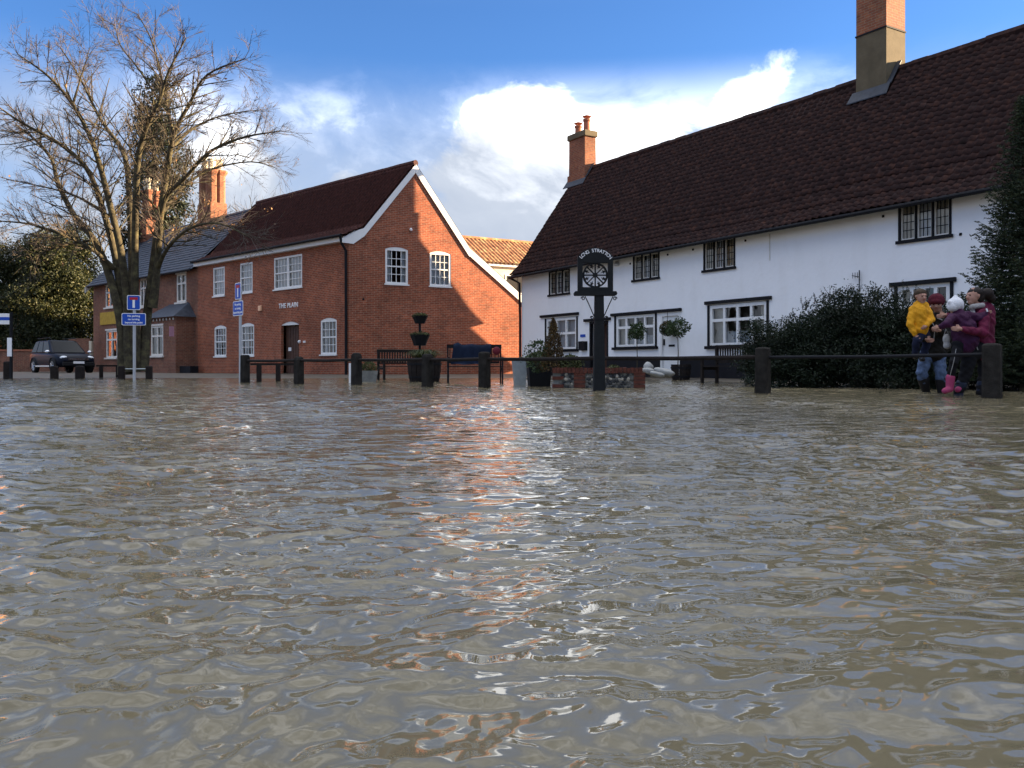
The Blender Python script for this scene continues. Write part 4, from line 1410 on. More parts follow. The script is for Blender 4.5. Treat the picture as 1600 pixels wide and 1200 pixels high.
    leaves('dead_leaves', np.array(cen), 0.10, 'dead_leaf', root, 0.6)['kind'] = 'stuff'
    return len(tw.f) + len(mb.f)


bare_tree()


def far_bare_tree():
    base = at(418, 66, 0)
    root = thing('far_bare_tree', 'pale fine-twigged bare tree showing over the red roof', 'tree', tuple(base))
    mb, tw, tips = MB(), MB(), []
    random.seed(21)
    mb.tube([base, base + Vector((0, 0, 5)), base + Vector((0.2, 0, 8))], [0.4, 0.3, 0.22], 7)
    for k in range(13):
        a = k * 2.4
        grow(mb, tw, base + Vector((0, 0, 6 + 0.3 * k)), Vector((math.cos(a) * 0.8, math.sin(a) * 0.8, 1.0)).normalized(), 0.12, 4.6 - 0.1 * k, 3, 0.75, tips, 0.03, 0.005)
    mb.build('trunk', 'bark', root, uv=False)
    tw.build('crown', 'twig', root, uv=False)['kind'] = 'stuff'


far_bare_tree()


def foliage_tree(name, label, base, blobs, nclump, per, size, material, trunk_h, trunk_r, clump=0.45, cat='tree', group=None, aspect=0.45, droop=None):
    """crown of many leaf faces gathered in clumps on the surface and inside of lobes"""
    root = thing(name, label, cat, tuple(base), group)
    if trunk_h:
        t = MB()
        t.tube([base - Vector((0, 0, 0.3)), base + Vector((0.05, 0, trunk_h * 0.5)), base + Vector((0, 0, trunk_h))], [trunk_r, trunk_r * 0.8, trunk_r * 0.3], 8)
        for k in range(6):
            a = k * 1.9
            z = trunk_h * (0.35 + 0.1 * k)
            c, rr = blobs[k % len(blobs)]
            t.tube([base + Vector((0, 0, z)), Vector(c)], [trunk_r * 0.4, 0.03], 5)
        t.build('trunk', 'bark', root, uv=False)
    vols = np.array([rx * ry * rz for _, (rx, ry, rz) in blobs]) ** 0.67
    vols /= vols.sum()
    cs = []
    for (c, r), f in zip(blobs, vols):
        m = max(3, int(nclump * f))
        d = rng.normal(size=(m, 3))
        d /= np.linalg.norm(d, axis=1, keepdims=True)
        rad = rng.uniform(0.55, 1.06, m) ** 0.6
        cs.append(np.array(c) + d * np.array(r) * rad[:, None])
    cs = np.concatenate(cs)
    cs = cs[cs[:, 2] > 0.02]
    sz = clump * rng.uniform(0.5, 1.3, len(cs))
    pts = np.repeat(cs, per, 0) + rng.normal(size=(len(cs) * per, 3)) * np.repeat(sz, per)[:, None] * np.array((0.5, 0.5, 0.38))
    pts[:, 2] = np.maximum(pts[:, 2], 0.02)
    o = leaves('crown', pts, size, material, root, aspect)
    o['kind'] = 'stuff'
    return root


def V3(u, v, y):
    return (*at(u, y)[:2], zat(v, y))


random.seed(5)
# tall dark conifer behind the bare tree
bl = []
for v, w in ((150, 20), (185, 30), (215, 34), (250, 36), (290, 42), (330, 46), (375, 48), (430, 48)):
    bl.append((V3(238 + random.uniform(-10, 10), v, 57), (w / FOC * 57, w / FOC * 57, 1.15)))
foliage_tree('tall_conifer', 'tall ragged dark conifer standing behind the bare tree and slate roof', at(240, 57), bl, 300, 90, 0.24, 'conifer_dark', 18, 0.35, 0.75)
# evergreens behind the parked car
spec = [(20, 62, 395, 40, 'dark evergreen hedge tree at the far left edge behind the bus stop'), (70, 60, 375, 48, 'broad evergreen with sunlit yellow-green top behind the parked car'),
        (122, 63, 372, 44, 'evergreen with sunlit top next to the slate-roofed house')]
for u, y, vt, w, lab in spec:
    bl = []
    top = zat(vt, y)
    for k in range(7):
        z = top * (0.12 + 0.14 * k)
        ww = w / FOC * y * (1.0 if k < 4 else 1.15 - 0.16 * (k - 3))
        bl.append(((at(u, y).x + random.uniform(-.6, .6), y + random.uniform(-.8, .8), z), (ww, ww * 0.9, top * 0.13)))
    foliage_tree('evergreen_tree', lab, at(u, y), bl, 520, 95, 0.19, 'hedge_leaf', top * 0.8, 0.3, 0.8, group='evergreens behind the parked car')


def spruce():
    base = at(1606, 14.6, -0.1)
    root = thing('spruce_tree', 'dark green spruce standing against the cottage at the right edge', 'tree', tuple(base))
    h = zat(150, 14.6) + 0.1
    MB().tube([base, base + Vector((0, 0, h * 0.6)), base + Vector((0.03, 0, h))], [0.13, 0.07, 0.012], 8).build('trunk', 'bark', root, uv=False)
    br = MB()
    cen, axs = [], []
    z = 0.35
    while z < h - 0.02:
        f = 1 - z / h
        reach = 1.18 * f ** 0.85 + 0.07
        n = 11 if f > 0.3 else 7
        ph = random.uniform(0, 6.28)
        for k in range(n):
            a = ph + 6.283 * k / n + random.uniform(-.2, .2)
            L = reach * random.uniform(0.75, 1.15)
            d = Vector((math.cos(a), math.sin(a), 0.30 - 0.35 * f))
            p0 = base + Vector((0, 0, z))
            pts = [p0 + d * L * t + Vector((0, 0, 0.16 * L * t * t - 0.10 * L * math.sin(t * 3.1))) for t in (0, .35, .7, 1)]
            br.tube(pts, [0.016 * f + .005, 0.012 * f + .004, 0.006, 0.003], 4, cap=False)
            # side shoots, needles round every shoot
            side = Vector((-math.sin(a), math.cos(a), 0))
            for t in np.linspace(0.15, 1.0, max(4, int(L / 0.075))):
                pb = p0 + d * L * t + Vector((0, 0, 0.16 * L * t * t - 0.10 * L * math.sin(t * 3.1)))
                for sg in (-1, 1):
                    sl2 = (0.36 * L * (1.15 - t) + 0.07) * random.uniform(.7, 1.2)
                    sd = (side * sg * 0.8 + Vector((d.x, d.y, 0)) * 0.7 + Vector((0, 0, random.uniform(-.15, .22)))).normalized()
                    m = max(4, int(sl2 / 0.022))
                    for q in range(m):
                        c = pb + sd * sl2 * (q / m)
                        for _ in range(2):
                            cen.append(tuple(c + Vector((random.gauss(0, .007), random.gauss(0, .007), random.gauss(0, .007)))))
                            axs.append(tuple(sd * 0.9 + Vector((random.gauss(0, .6), random.gauss(0, .6), random.gauss(0, .6)))))
        z += 0.115 * (0.5 + 0.7 * f)
    br.build('branches', 'bark', root, uv=False)
    o = leaves('needles', np.array(cen), 0.056, 'fir_needle', root, 0.30, np.array(axs), 0.2)
    o['kind'] = 'stuff'


spruce()

# broad yew bushes in front of the cottage
bushes = [((1235, 548, 17.6), (70, 44), 'small round end of the dark bush below the wide cottage window', 0), ((1305, 525, 17.2), (85, 70), 'tall dark evergreen bush in front of the cottage wall', 1),
          ((1392, 525, 16.6), (85, 75), 'tall dark evergreen bush behind the man carrying the child', 2), ((1475, 540, 16.4), (80, 72), 'dark evergreen bush behind the family, next to the spruce', 3),
          ((1575, 545, 16.2), (70, 60), 'dark evergreen bush below the spruce at the right edge', 4)]
for (u, v, y), (w, h), lab, k in bushes:
    cx = at(u, y)
    wx, top = w / FOC * y, zat(v - h, y)
    bl = [((cx.x, y, top * 0.42), (wx * 1.05, 1.0, top * 0.46)), ((cx.x, y - .3, top * 0.2), (wx * 1.1, 1.0, top * 0.26))]
    for q in range(9):
        bl.append(((cx.x + random.uniform(-.85, .85) * wx, y + random.uniform(-.5, .5), top * random.uniform(.35, .78)), (wx * .42, .5, top * .26)))
    r = foliage_tree('yew_bush', lab, cx, bl, 560, 70, 0.060, 'yew_leaf', 0, 0.06, 0.22, cat='bush', group='dark bushes along the cottage', aspect=0.4)
    # upright shoots break the outline
    sh = MB()
    cen, ax = [], []
    for q in range(46):
        x = cx.x + random.uniform(-.95, .95) * wx
        e = max(0.0, 1 - ((x - cx.x) / wx) ** 2)
        p = Vector((x, y + random.uniform(-.5, .4), top * (0.50 + 0.42 * e ** .5) - 0.05))
        d = Vector((random.gauss(0, .35), random.gauss(0, .3), 1)).normalized()
        L = random.uniform(.12, .34)
        sh.tube([p, p + d * L], [.006, .003], 3, cap=False)
        for t in np.linspace(0, 1, 12):
            for _ in range(2):
                a = Vector((random.gauss(0, 1), random.gauss(0, 1), .5)).normalized()
                cen.append(tuple(p + d * L * t + a * .018))
                ax.append(tuple(a))
    sh.build('shoots', 'bark', r, uv=False)['kind'] = 'stuff'
    leaves('shoot_leaves', np.array(cen), 0.042, 'yew_leaf', r, 0.35, np.array(ax), .2)['kind'] = 'stuff'

# ------------------------------------------------------------------ parked car
mat('car_paint', (0.004, 0.006, 0.014), 0.4, coat=0.0, spec=0.12)
mat('car_plastic', (0.008, 0.008, 0.009), 0.6)
mat('tyre', (0.02, 0.02, 0.02), 0.85)
mat('alloy', (0.45, 0.46, 0.48), 0.35, metal=0.8)
mat('lamp_glass', (0.75, 0.78, 0.80), 0.1)
mat('car_window', (0.006, 0.008, 0.010), 0.08, spec=0.12)
mat('chrome', (0.65, 0.66, 0.68), 0.2, metal=0.9)


def parked_car():
    y = 44.5
    base = at(97, y, 0.06)
    root = thing('parked_car', 'dark blue off-road car with roof rails parked nose out by the hedge', 'car', tuple(base))
    a = R(-43.4)
    M = Matrix.Translation(base) @ Matrix.Rotation(a, 4, 'Z')

    def put(mb, name, m, parent=root, bevel=0.0, smooth=False):
        mb.v = [tuple(M @ Vector(p)) for p in mb.v]
        return mb.build(name, m, parent, bevel=bevel, smooth=smooth, uv=False, recalc=True)
    W = 0.93
    # lower body as lofted sections along the length (x forward); each: half width, sill, belt height
    st = [(-2.22, .70, .50, .95), (-2.15, .86, .36, 1.02), (-1.7, .92, .32, 1.05), (-0.6, W, .30, 1.04), (0.6, W, .30, 1.02), (1.05, .93, .30, 1.00), (1.6, .91, .32, .97), (2.0, .86, .34, .90), (2.2, .74, .40, .78), (2.26, .62, .48, .70)]
    b = MB()
    n = 10
    for x, w, z0, z1 in st:
        ring = [(-w * .92, z0), (-w, z0 + .15), (-w, z1 - .16), (-w * .95, z1 - .03), (-w * .80, z1), (w * .80, z1), (w * .95, z1 - .03), (w, z1 - .16), (w, z0 + .15), (w * .92, z0)]
        b.v += [(x, q, z) for q, z in ring]
    for i in range(len(st) - 1):
        for k in range(n):
            p, q = i * n + k, i * n + (k + 1) % n
            b.f.append((p, q, q + n, p + n))
    b.f.append(tuple(range(n)))
    b.f.append(tuple(range((len(st) - 1) * n, len(st) * n)))
    body = put(b, 'body', 'car_paint', smooth=True)
    # cabin
    c = MB()
    base_pts = [(-2.10, .84), (1.15, .84)]
    lo = [(-2.12, -.86, 1.0), (-2.12, .86, 1.0), (1.12, .86, 1.0), (1.12, -.86, 1.0)]
    hi = [(-1.80, -.66, 1.68), (-1.80, .66, 1.68), (0.12, .66, 1.69), (0.12, -.66, 1.69)]
    c.add(lo + hi, [(0, 1, 2, 3), (4, 7, 6, 5), (0, 4, 5, 1), (1, 5, 6, 2), (2, 6, 7, 3), (3, 7, 4, 0)])
    put(c, 'cabin', 'car_paint', bevel=0.10)

    def quad_on(face, u0, u1, v0, v1, off):
        p00, p10, p01, p11 = [Vector(q) for q in face]
        def L(u, v):
            return p00.lerp(p10, u).lerp(p01.lerp(p11, u), v)
        nn = (p10 - p00).cross(p01 - p00).normalized() * off
        return [L(u0, v0) + nn, L(u1, v0) + nn, L(u1, v1) + nn, L(u0, v1) + nn, L(u0, v0) - nn, L(u1, v0) - nn, L(u1, v1) - nn, L(u0, v1) - nn]
    ws = MB().hexa(quad_on((lo[3], lo[2], hi[3], hi[2]), .07, .93, .08, .92, .012))
    put(ws, 'windscreen', 'car_window')
    for sgn, L0, L1, H0, H1 in ((-1, lo[0], lo[3], hi[0], hi[3]), (1, lo[1], lo[2], hi[1], hi[2])):
        for u0, u1 in ((.05, .28), (.32, .58), (.62, .92)):
            put(MB().hexa(quad_on((L0, L1, H0, H1), u0, u1, .12, .90, .012)), 'side_window', 'car_window')
        put(MB().tube([(-1.7, sgn * .62, 1.74), (-1.6, sgn * .62, 1.80), (0.1, sgn * .62, 1.81), (0.2, sgn * .62, 1.75)], .022, 6), 'roof_rail', 'car_plastic')
        mr = put(MB().ball((0.98, sgn * 1.02, 1.08), (.09, .13, .09), 8), 'mirror', 'chrome', smooth=True)
        put(MB().ball((2.02, sgn * .62, .78), (.17, .20, .10), 8), 'headlight', 'lamp_glass', smooth=True)
        put(MB().ball((2.17, sgn * .62, .50), (.07, .09, .07), 8), 'fog_lamp', 'lamp_glass', smooth=True)
        put(MB().box((0.05, sgn * .95, .36), (2.0, .05, .07)), 'sill_trim', 'chrome')
        for x in (-1.38, 1.36):
            arc = [(x + .43 * math.cos(t), sgn * .915, .36 + .43 * math.sin(t)) for t in np.linspace(-.15, math.pi + .15, 12)]
            put(MB().tube(arc, .05, 6), 'wheel_arch', 'car_plastic')
            wc = Vector((x, sgn * .84, .36))
            t = MB()
            prof = [(.22, -.10), (.34, -.11), (.365, -.06), (.365, .06), (.34, .11), (.22, .10)]
            k = 20
            for r, dy in prof:
                t.v += [(wc.x + r * math.cos(6.283 * q / k), wc.y + dy, wc.z + r * math.sin(6.283 * q / k)) for q in range(k)]
            for i in range(len(prof)):
                for q in range(k):
                    i2 = (i + 1) % len(prof)
                    t.f.append((i * k + q, i * k + (q + 1) % k, i2 * k + (q + 1) % k, i2 * k + q))
            wh = put(t, 'wheel', 'tyre', smooth=True)
            rim = MB()
            for q in range(5):
                an = q * 1.2566
                rim.tube([wc + Vector((0, sgn * .08, 0)), wc + Vector((.23 * math.cos(an), sgn * .09, .23 * math.sin(an)))], [.05, .035], 5)
            rim.tube([wc + Vector((.225 * math.cos(t2), sgn * .085, .225 * math.sin(t2))) for t2 in np.linspace(0, 6.283, 21)], .02, 5)
            put(rim, 'rim', 'alloy', wh)
    put(MB().box((2.235, 0, .70), (.06, 1.0, .14)), 'grille', 'car_plastic', bevel=.01)
    for z in (.665, .70, .735):
        put(MB().box((2.27, 0, z), (.02, .96, .012)), 'grille_bar', 'chrome')
    put(MB().box((2.24, 0, .47), (.10, 1.5, .20)), 'bumper', 'car_plastic', bevel=.03)
    put(MB().box((2.30, 0.0, .54), (.015, .52, .11)), 'number_plate', 'sign_white')
    put(MB().box((0.72, 0, 1.035), (1.1, .05, .012)), 'bonnet_crease', 'car_paint')


parked_car()


# ------------------------------------------------------------------ walls, bollards, fence
def garden_wall():
    F = Fr(at(-60, 53)[:2], (1.0, 0.05))
    root = thing('garden_wall', 'low old brick garden wall behind the parked car', 'wall', tuple(at(30, 53)))
    s0, s1 = F.s_of(-40), F.s_of(100)
    MB().fbox(F, s0, s1, -0.1, 1.35, -.22, 0).build('wall', 'old_brick', root)
    MB().fbox(F, s0, s1, 1.352, 1.45, -.27, .05).build('coping', 'terracotta', root)
    F2 = Fr(at(105, 52)[:2], (1.0, 0.1))
    r2 = thing('brick_pier_wall', 'taller piece of brick wall with pale end between car and house', 'wall', tuple(at(125, 52)))
    a, c = F2.s_of(107), F2.s_of(140)
    MB().fbox(F2, a, c, -0.1, 2.1, -.22, 0).build('wall', 'old_brick', r2)
    MB().fbox(F2, c - .02, c + .12, -0.1, 1.95, -.26, .05).build('gate_post', 'cream_render', r2)


garden_wall()


def post_mesh(mb, p, w, h, rz=0.0, dome=0.04):
    """weathered square post with chamfered corners and a domed top"""
    k = w * .5
    ch = w * .14
    sec = [(-k + ch, -k), (k - ch, -k), (k, -k + ch), (k, k - ch), (k - ch, k), (-k + ch, k), (-k, k - ch), (-k, -k + ch)]
    M = Matrix.Rotation(rz, 3, 'Z')
    lv = [(-.5, 1.04), (h * .4, 1.0), (h - dome, .98), (h - dome * .3, .80), (h, .45)]
    vs = [tuple(Vector(p) + M @ Vector((x * f, y * f, 0)) + Vector((0, 0, z))) for z, f in lv for x, y in sec]
    fs = [(i * 8 + q, i * 8 + (q + 1) % 8, i * 8 + 8 + (q + 1) % 8, i * 8 + 8 + q) for i in range(4) for q in range(8)]
    fs.append(tuple(32 + q for q in range(8)))
    return mb.add(vs, fs)


FA, FB = Vector((6.3, 11.3, 0)), Vector((-6.7, 21.6, 0))
FD = (FB - FA).normalized()


def on_fence(u):
    k = (u - 800) / FOC
    t = (k * FA.y - FA.x) / (FD.x - k * FD.y)
    return FA + FD * t


def fence():
    root = thing('knee_rail_fence', 'low knee-rail fence of chunky dark timber posts standing in the flood', 'fence', tuple(on_fence(1192)))
    rz = math.atan2(FD.y, FD.x)
    us = [(1550, .73, .215, .62), (1192, .70, .200, .62), (937, .62, .10, .6), (757, .69, .195, .6), (668, .67, .20, .58), (557, .70, .20, .58), (467, .66, .195, .57), (383, .69, .19, .57)]
    P = []
    for u, h, w, zr in us:
        p = on_fence(u)
        P.append((p, zr))
        if u != 937:
            post_mesh(MB(), p, w, h + random.uniform(-.015, .015), rz + random.uniform(-.08, .08), random.choice((.03, .06, .08))).build('post', 'grey_wood', root, uv=False)
    for i, ((p, z), (q, z2)) in enumerate(zip(P, P[1:])):
        r = .024 if i == 0 else .034
        a = p + Vector((0, 0, .575 if i == 0 else .56))
        c = q + Vector((0, 0, .555))
        mid = (a + c) / 2 - Vector((0, 0, .012))
        MB().tube([a, mid, c], r, 8).build('rail', 'dark_wood' if i else 'black_paint', root, uv=False)


fence()


def left_posts():
    root = thing('low_post_fence', 'two dark bollards joined by a thin rail beside the road sign', 'fence', tuple(at(212, 27)))
    for u in (190, 233):
        post_mesh(MB(), at(u, 27.2), .20, .43, .3).build('post', 'dark_wood', root, uv=False)
    MB().tube([at(190, 27.2, .33), at(233, 27.2, .33)], .02, 6).build('rail', 'galvanised', root, uv=False)
    for u, w, lab in ((85, .22, 'dark timber bollard in front of the rear wheel of the parked car'), (125, .26, 'thick dark timber bollard in front of the nose of the parked car'), (12, .22, 'dark timber bollard at the foot of the bus stop pole')):
        b = post_mesh(MB(), at(u, 28.5), w, .43 if u > 50 else .58, .2).build('timber_bollard', 'dark_wood', None, uv=False)
        tag(b, lab, 'bollard', 'bollards along the far left water edge')


left_posts()


def sign_post(u, y, rz, top, lab, plate_uv):
    base = at(u, y, 0)
    root = thing('road_sign', lab, 'road sign', tuple(base), 'blue no through road signs')
    MB().tube([base - Vector((0, 0, .4)), base + Vector((0, 0, top))], .038 if y < 25 else .045, 10).build('pole', 'grey_steel', root, uv=False)
    F = Fr(base[:2], (math.cos(rz), math.sin(rz)))
    off = .06

    def plate(zc, w, h, nm):
        r = .04
        o = []
        for cx, cy, a0 in ((w / 2 - r, -h / 2 + r, -90), (w / 2 - r, h / 2 - r, 0), (-w / 2 + r, h / 2 - r, 90), (-w / 2 + r, -h / 2 + r, 180)):
            for k in range(5):
                an = R(a0 + 22.5 * k)
                o.append((cx + r * math.cos(an), zc + cy + r * math.sin(an)))
        pl = MB().prism(F, o, off, off + .006).build(nm, 'sign_white', root, uv=False)
        e = .018
        i = [(s * (w - 2 * e) / w, zc + (z - zc) * (h - 2 * e) / h) for s, z in o]
        MB().prism(F, i, off + .0065, off + .009).build('face', 'sign_blue', pl, uv=False)
        return pl
    (z1, w1, h1), (z2, w2, h2) = plate_uv
    p1 = plate(z1, w1, h1, 'symbol_plate')
    MB().fbox(F, -.035 * w1 / .4, .035 * w1 / .4, z1 - h1 * .36, z1 + h1 * .18, off + .0095, off + .012).build('stem', 'sign_white', p1, uv=False)
    MB().fbox(F, -.12 * w1 / .4, .12 * w1 / .4, z1 + h1 * .18, z1 + h1 * .36, off + .0095, off + .0125).build('bar', 'sign_red', p1, uv=False)
    p2 = plate(z2, w2, h2, 'text_plate')
    hh = h2 * .155
    for i, t in enumerate(('No parking', 'no turning', 'beyond this point')):
        text(t, F, 0, z2 + h2 * (.20 - .27 * i), off + .0105, hh, 'sign_white', p2, extrude=.001, bold=.002, spacing=1.0 if i < 2 else .92)
    for z in (z1, z2):
        MB().fbox(F, -.06, .06, z - .03, z + .03, -.045, off).build('clip', 'grey_steel', root, uv=False)


y1 = 25.6
sign_post(210, y1, R(8), zat(462, y1), 'road sign with bright blue plates facing the viewer, in front of the bare tree trunk',
          ((zat(473, y1), 20 / FOC * y1, 23 / FOC * y1), (zat(499, y1), 36 / FOC * y1, 19 / FOC * y1)))
y2 = 22.3
sign_post(375.5, y2, R(-48), zat(448, y2), 'road sign turned sideways on a grey pole, in front of the red brick wall',
          ((zat(455, y2), .35, 26 / FOC * y2), (zat(482, y2), .60, 23 / FOC * y2)))


def bus_stop():
    y = 27.8
    base = at(17.5, y)
    root = thing('bus_stop', 'bus stop pole with white flag and timetable case at the left edge', 'bus stop', tuple(base))
    MB().tube([base - Vector((0, 0, .3)), base + Vector((0, 0, zat(488, y)))], .05, 8).build('pole', 'black_paint', root, uv=False)
    F = Fr(base[:2], (1, 0.1))
    fl = MB().fbox(F, -.48, .02, zat(507, y), zat(490, y), -.02, .02).build('flag', 'sign_white', root, bevel=.01)
    MB().fbox(F, -.40, -.03, zat(500.5, y), zat(495.5, y), .0205, .024).build('blue_band', 'sign_blue', fl)
    MB().fbox(F, -.09, .05, zat(557, y), zat(528, y), .05, .09).build('timetable_case', 'sign_white', root, bevel=.01)


bus_stop()


# ------------------------------------------------------------------ village sign
mat('sign_dark', (0.0085, 0.010, 0.011), 0.75, 0.3, 12.0, bump=0.15, spec=0.25)


def village_sign():
    y = 14.4
    base = at(936, y)
    root = thing('village_sign', 'carved dark village sign with openwork wheel and LONG STRATTON lettering on a timber post', 'sign', tuple(base))
    F = Fr(base[:2], (1.0, 0.03))
    q = y / FOC

    def S(u):
        return (u - 936) * q

    def Z(v):
        return zat(v, y)
    MB().hexa([F.p(-.105, -.5, .105), F.p(.105, -.5, .105), F.p(.105, -.5, -.105), F.p(-.105, -.5, -.105), F.p(-.072, Z(456), .072), F.p(.072, Z(456), .072), F.p(.072, Z(456), -.072), F.p(-.072, Z(456), -.072)]).build('post', 'sign_dark', root, bevel=.012)
    MB().prism(F, [(S(898), Z(462)), (S(962), Z(462)), (S(963.5), Z(459)), (S(962), Z(455.5)), (S(898), Z(455.5)), (S(896.5), Z(459))], -.09, .09).build('crossbeam', 'sign_dark', root, bevel=.01)
    cx, cz = S(930), Z(422)
    Rr = 34.5 * q
    top = []
    for k in range(17):
        a = R(37 + (143 - 37) * k / 16)
        top.append((cx + Rr * math.cos(a), cz + Rr * math.sin(a)))
    outer = [(S(902.5), Z(455)), (S(957.5), Z(455))] + top
    hole = [(S(910), Z(449)), (S(950), Z(449)), (S(950), Z(411)), (S(910), Z(411))]
    panel = MB().prism(F, outer, -.045, .045, [hole]).build('panel', 'sign_dark', root, bevel=.006)
    wc = (S(930), Z(430))
    Ro, Ri = 19.6 * q, 17.2 * q
    ring = [(wc[0] + Ro * math.cos(R(k * 10)), wc[1] + Ro * math.sin(R(k * 10))) for k in range(36)]
    inn = [(wc[0] + Ri * math.cos(R(k * 10)), wc[1] + Ri * math.sin(R(k * 10))) for k in range(36)]
    wheel = MB().prism(F, ring, -.03, .03, [inn]).build('wheel', 'sign_dark', root)
    MB().prism(F, [(wc[0] + r * q * math.cos(R(k * 22.5)), wc[1] + r * q * math.sin(R(k * 22.5))) for k, r in zip(range(16), (5.4, 3.4) * 8)], -.032, .032).build('hub', 'sign_dark', wheel)
    for k in range(8):
        a = R(45 * k + 90)
        c, s = math.cos(a), math.sin(a)
        w = .9 * q
        pts = [(3, -w), (3, w), (17.6, w), (17.6, -w)]
        MB().prism(F, [(wc[0] + c * r * q - s * t, wc[1] + s * r * q + c * t) for r, t in ((4, -w), (17.6, -w), (17.6, w), (4, w))], -.02, .02).build('spoke', 'sign_dark', wheel)
        a += R(22.5)
        c, s = math.cos(a), math.sin(a)
        f = MB()
        for pl in (((16.8, -.7), (17.4, .0), (16.8, .7), (10.5, .45), (10.5, -.45)), ((14.2, -2.6), (14.2, 2.6), (12.9, 2.6), (12.9, -2.6)), ((17.0, -2.2), (17.0, -1.3), (14.0, -.4), (13.6, -1.0)), ((17.0, 2.2), (13.6, 1.0), (14.0, .4), (17.0, 1.3))):
            f.prism(F, [(wc[0] + c * r * q - s * t * q, wc[1] + s * r * q + c * t * q) for r, t in pl], -.014 - .001 * len(f.f) / 40, .014 + .001 * len(f.f) / 40)
        f.build('fleur', 'sign_dark', wheel)
    word = 'LONG STRATTON'
    a0, a1 = 139, 41
    rl = 27.6 * q
    widths = {'I': .45, ' ': .75}
    n = len(word)
    for k, chh in enumerate(word):
        if chh == ' ':
            continue
        a = R(a0 + (a1 - a0) * k / (n - 1))
        text(chh, F, cx + rl * math.cos(a), cz + rl * math.sin(a), .047, 5.4 * q, 'sign_white', panel, name='letter', extrude=.003, rot=a - math.pi / 2, bold=.0008)
    # wrought iron scroll brackets
    for sg in (-1, 1):
        b = MB()
        pts = [F.p(sg * (930 - 905 - 0) * q * .92 + S(930) * 0 - .0, Z(465.5), 0)]
        spiral = [F.p(sg * .27 + .035 * sg * math.cos(t) * (1 - t / 12), Z(466.5) + .035 * math.sin(t) * (1 - t / 12), 0) for t in np.linspace(0, 8, 18)]
        b.tube(spiral, .008, 5)
        b.tube([F.p(sg * .235, Z(463), 0), F.p(sg * .16, Z(478), 0), F.p(sg * .085, Z(494), 0)], .009, 5)
        sp2 = [F.p(sg * .12 + .03 * sg * math.cos(t) * (1 - t / 12), Z(496.5) + .03 * math.sin(t) * (1 - t / 12), 0) for t in np.linspace(0, 8, 16)]
        b.tube(sp2, .008, 5)
        b.build('scroll_bracket', 'black_paint', root, uv=False)
    MB().fbox(F, -.087, .087, Z(500), Z(497), -.087, .087).build('collar', 'black_paint', root)


village_sign()


# ------------------------------------------------------------------ benches
def slat_bench(name, label, c, rz, L, material, back=.92, seat=.44, group=None, arms=True, metal=False):
    """front faces local -y"""
    root = thing(name, label, 'bench', tuple(c), group)
    M = Matrix.Translation(c) @ Matrix.Rotation(rz, 4, 'Z')

    def B(nm, ce, s, rx=0.0, parent=root):
        m = MB()
        m.box(None, s, mtx=M @ Matrix.Translation(ce) @ Matrix.Rotation(rx, 4, 'X'))
        return m.build(nm, material, parent, uv=False)
    t = .035 if metal else .065
    for sx in (-1, 1):
        x = sx * (L / 2 - t / 2)
        B('leg', (x, -.25, .30 - .1), (t, t, .84 if arms else .64))
        B('leg', (x, .25, back / 2 - .1), (t, t, back + .2))
        if arms:
            B('armrest', (x, -.02, .645), (t * 1.2, .60, .035))
        B('side_rail', (x, 0, seat - .06), (t * .8, .44, .07))
    for k in range(5):
        B('seat_slat', (0, -.22 + k * .105, seat), (L - .02, .085, .022))
    B('top_rail', (0, .262, back - .03), (L + .01, .045, .09))
    B('back_rail', (0, .25, seat + .10), (L - .1, .04, .05))
    n = int(L / .085)
    for k in range(n):
        x = -L / 2 + .07 + (L - .14) * k / (n - 1)
        B('back_slat', (x, .255, (seat + .12 + back - .07) / 2), (.042 if not metal else .02, .018, back - .19 - seat))
    return root


wr = math.atan2(WF.d.y, WF.d.x)
slat_bench('slatted_bench', 'brown slatted wooden bench standing in water below the wide cottage window', at(1143, 20.8, -.02), wr, 1.55, 'dark_wood', .95)
gr = math.atan2(RG.d.y, RG.d.x)
slat_bench('slatted_bench', 'dark slatted wooden bench against the red gable, partly behind the barrel planter', at(630, 26.5, -.03), gr, 1.5, 'dark_wood', .95)
slat_bench('metal_bench', 'black metal garden bench with a blue sheet thrown over its back', at(742, 20.6, -.03), R(6), 1.32, 'black_paint', .96, metal=True)


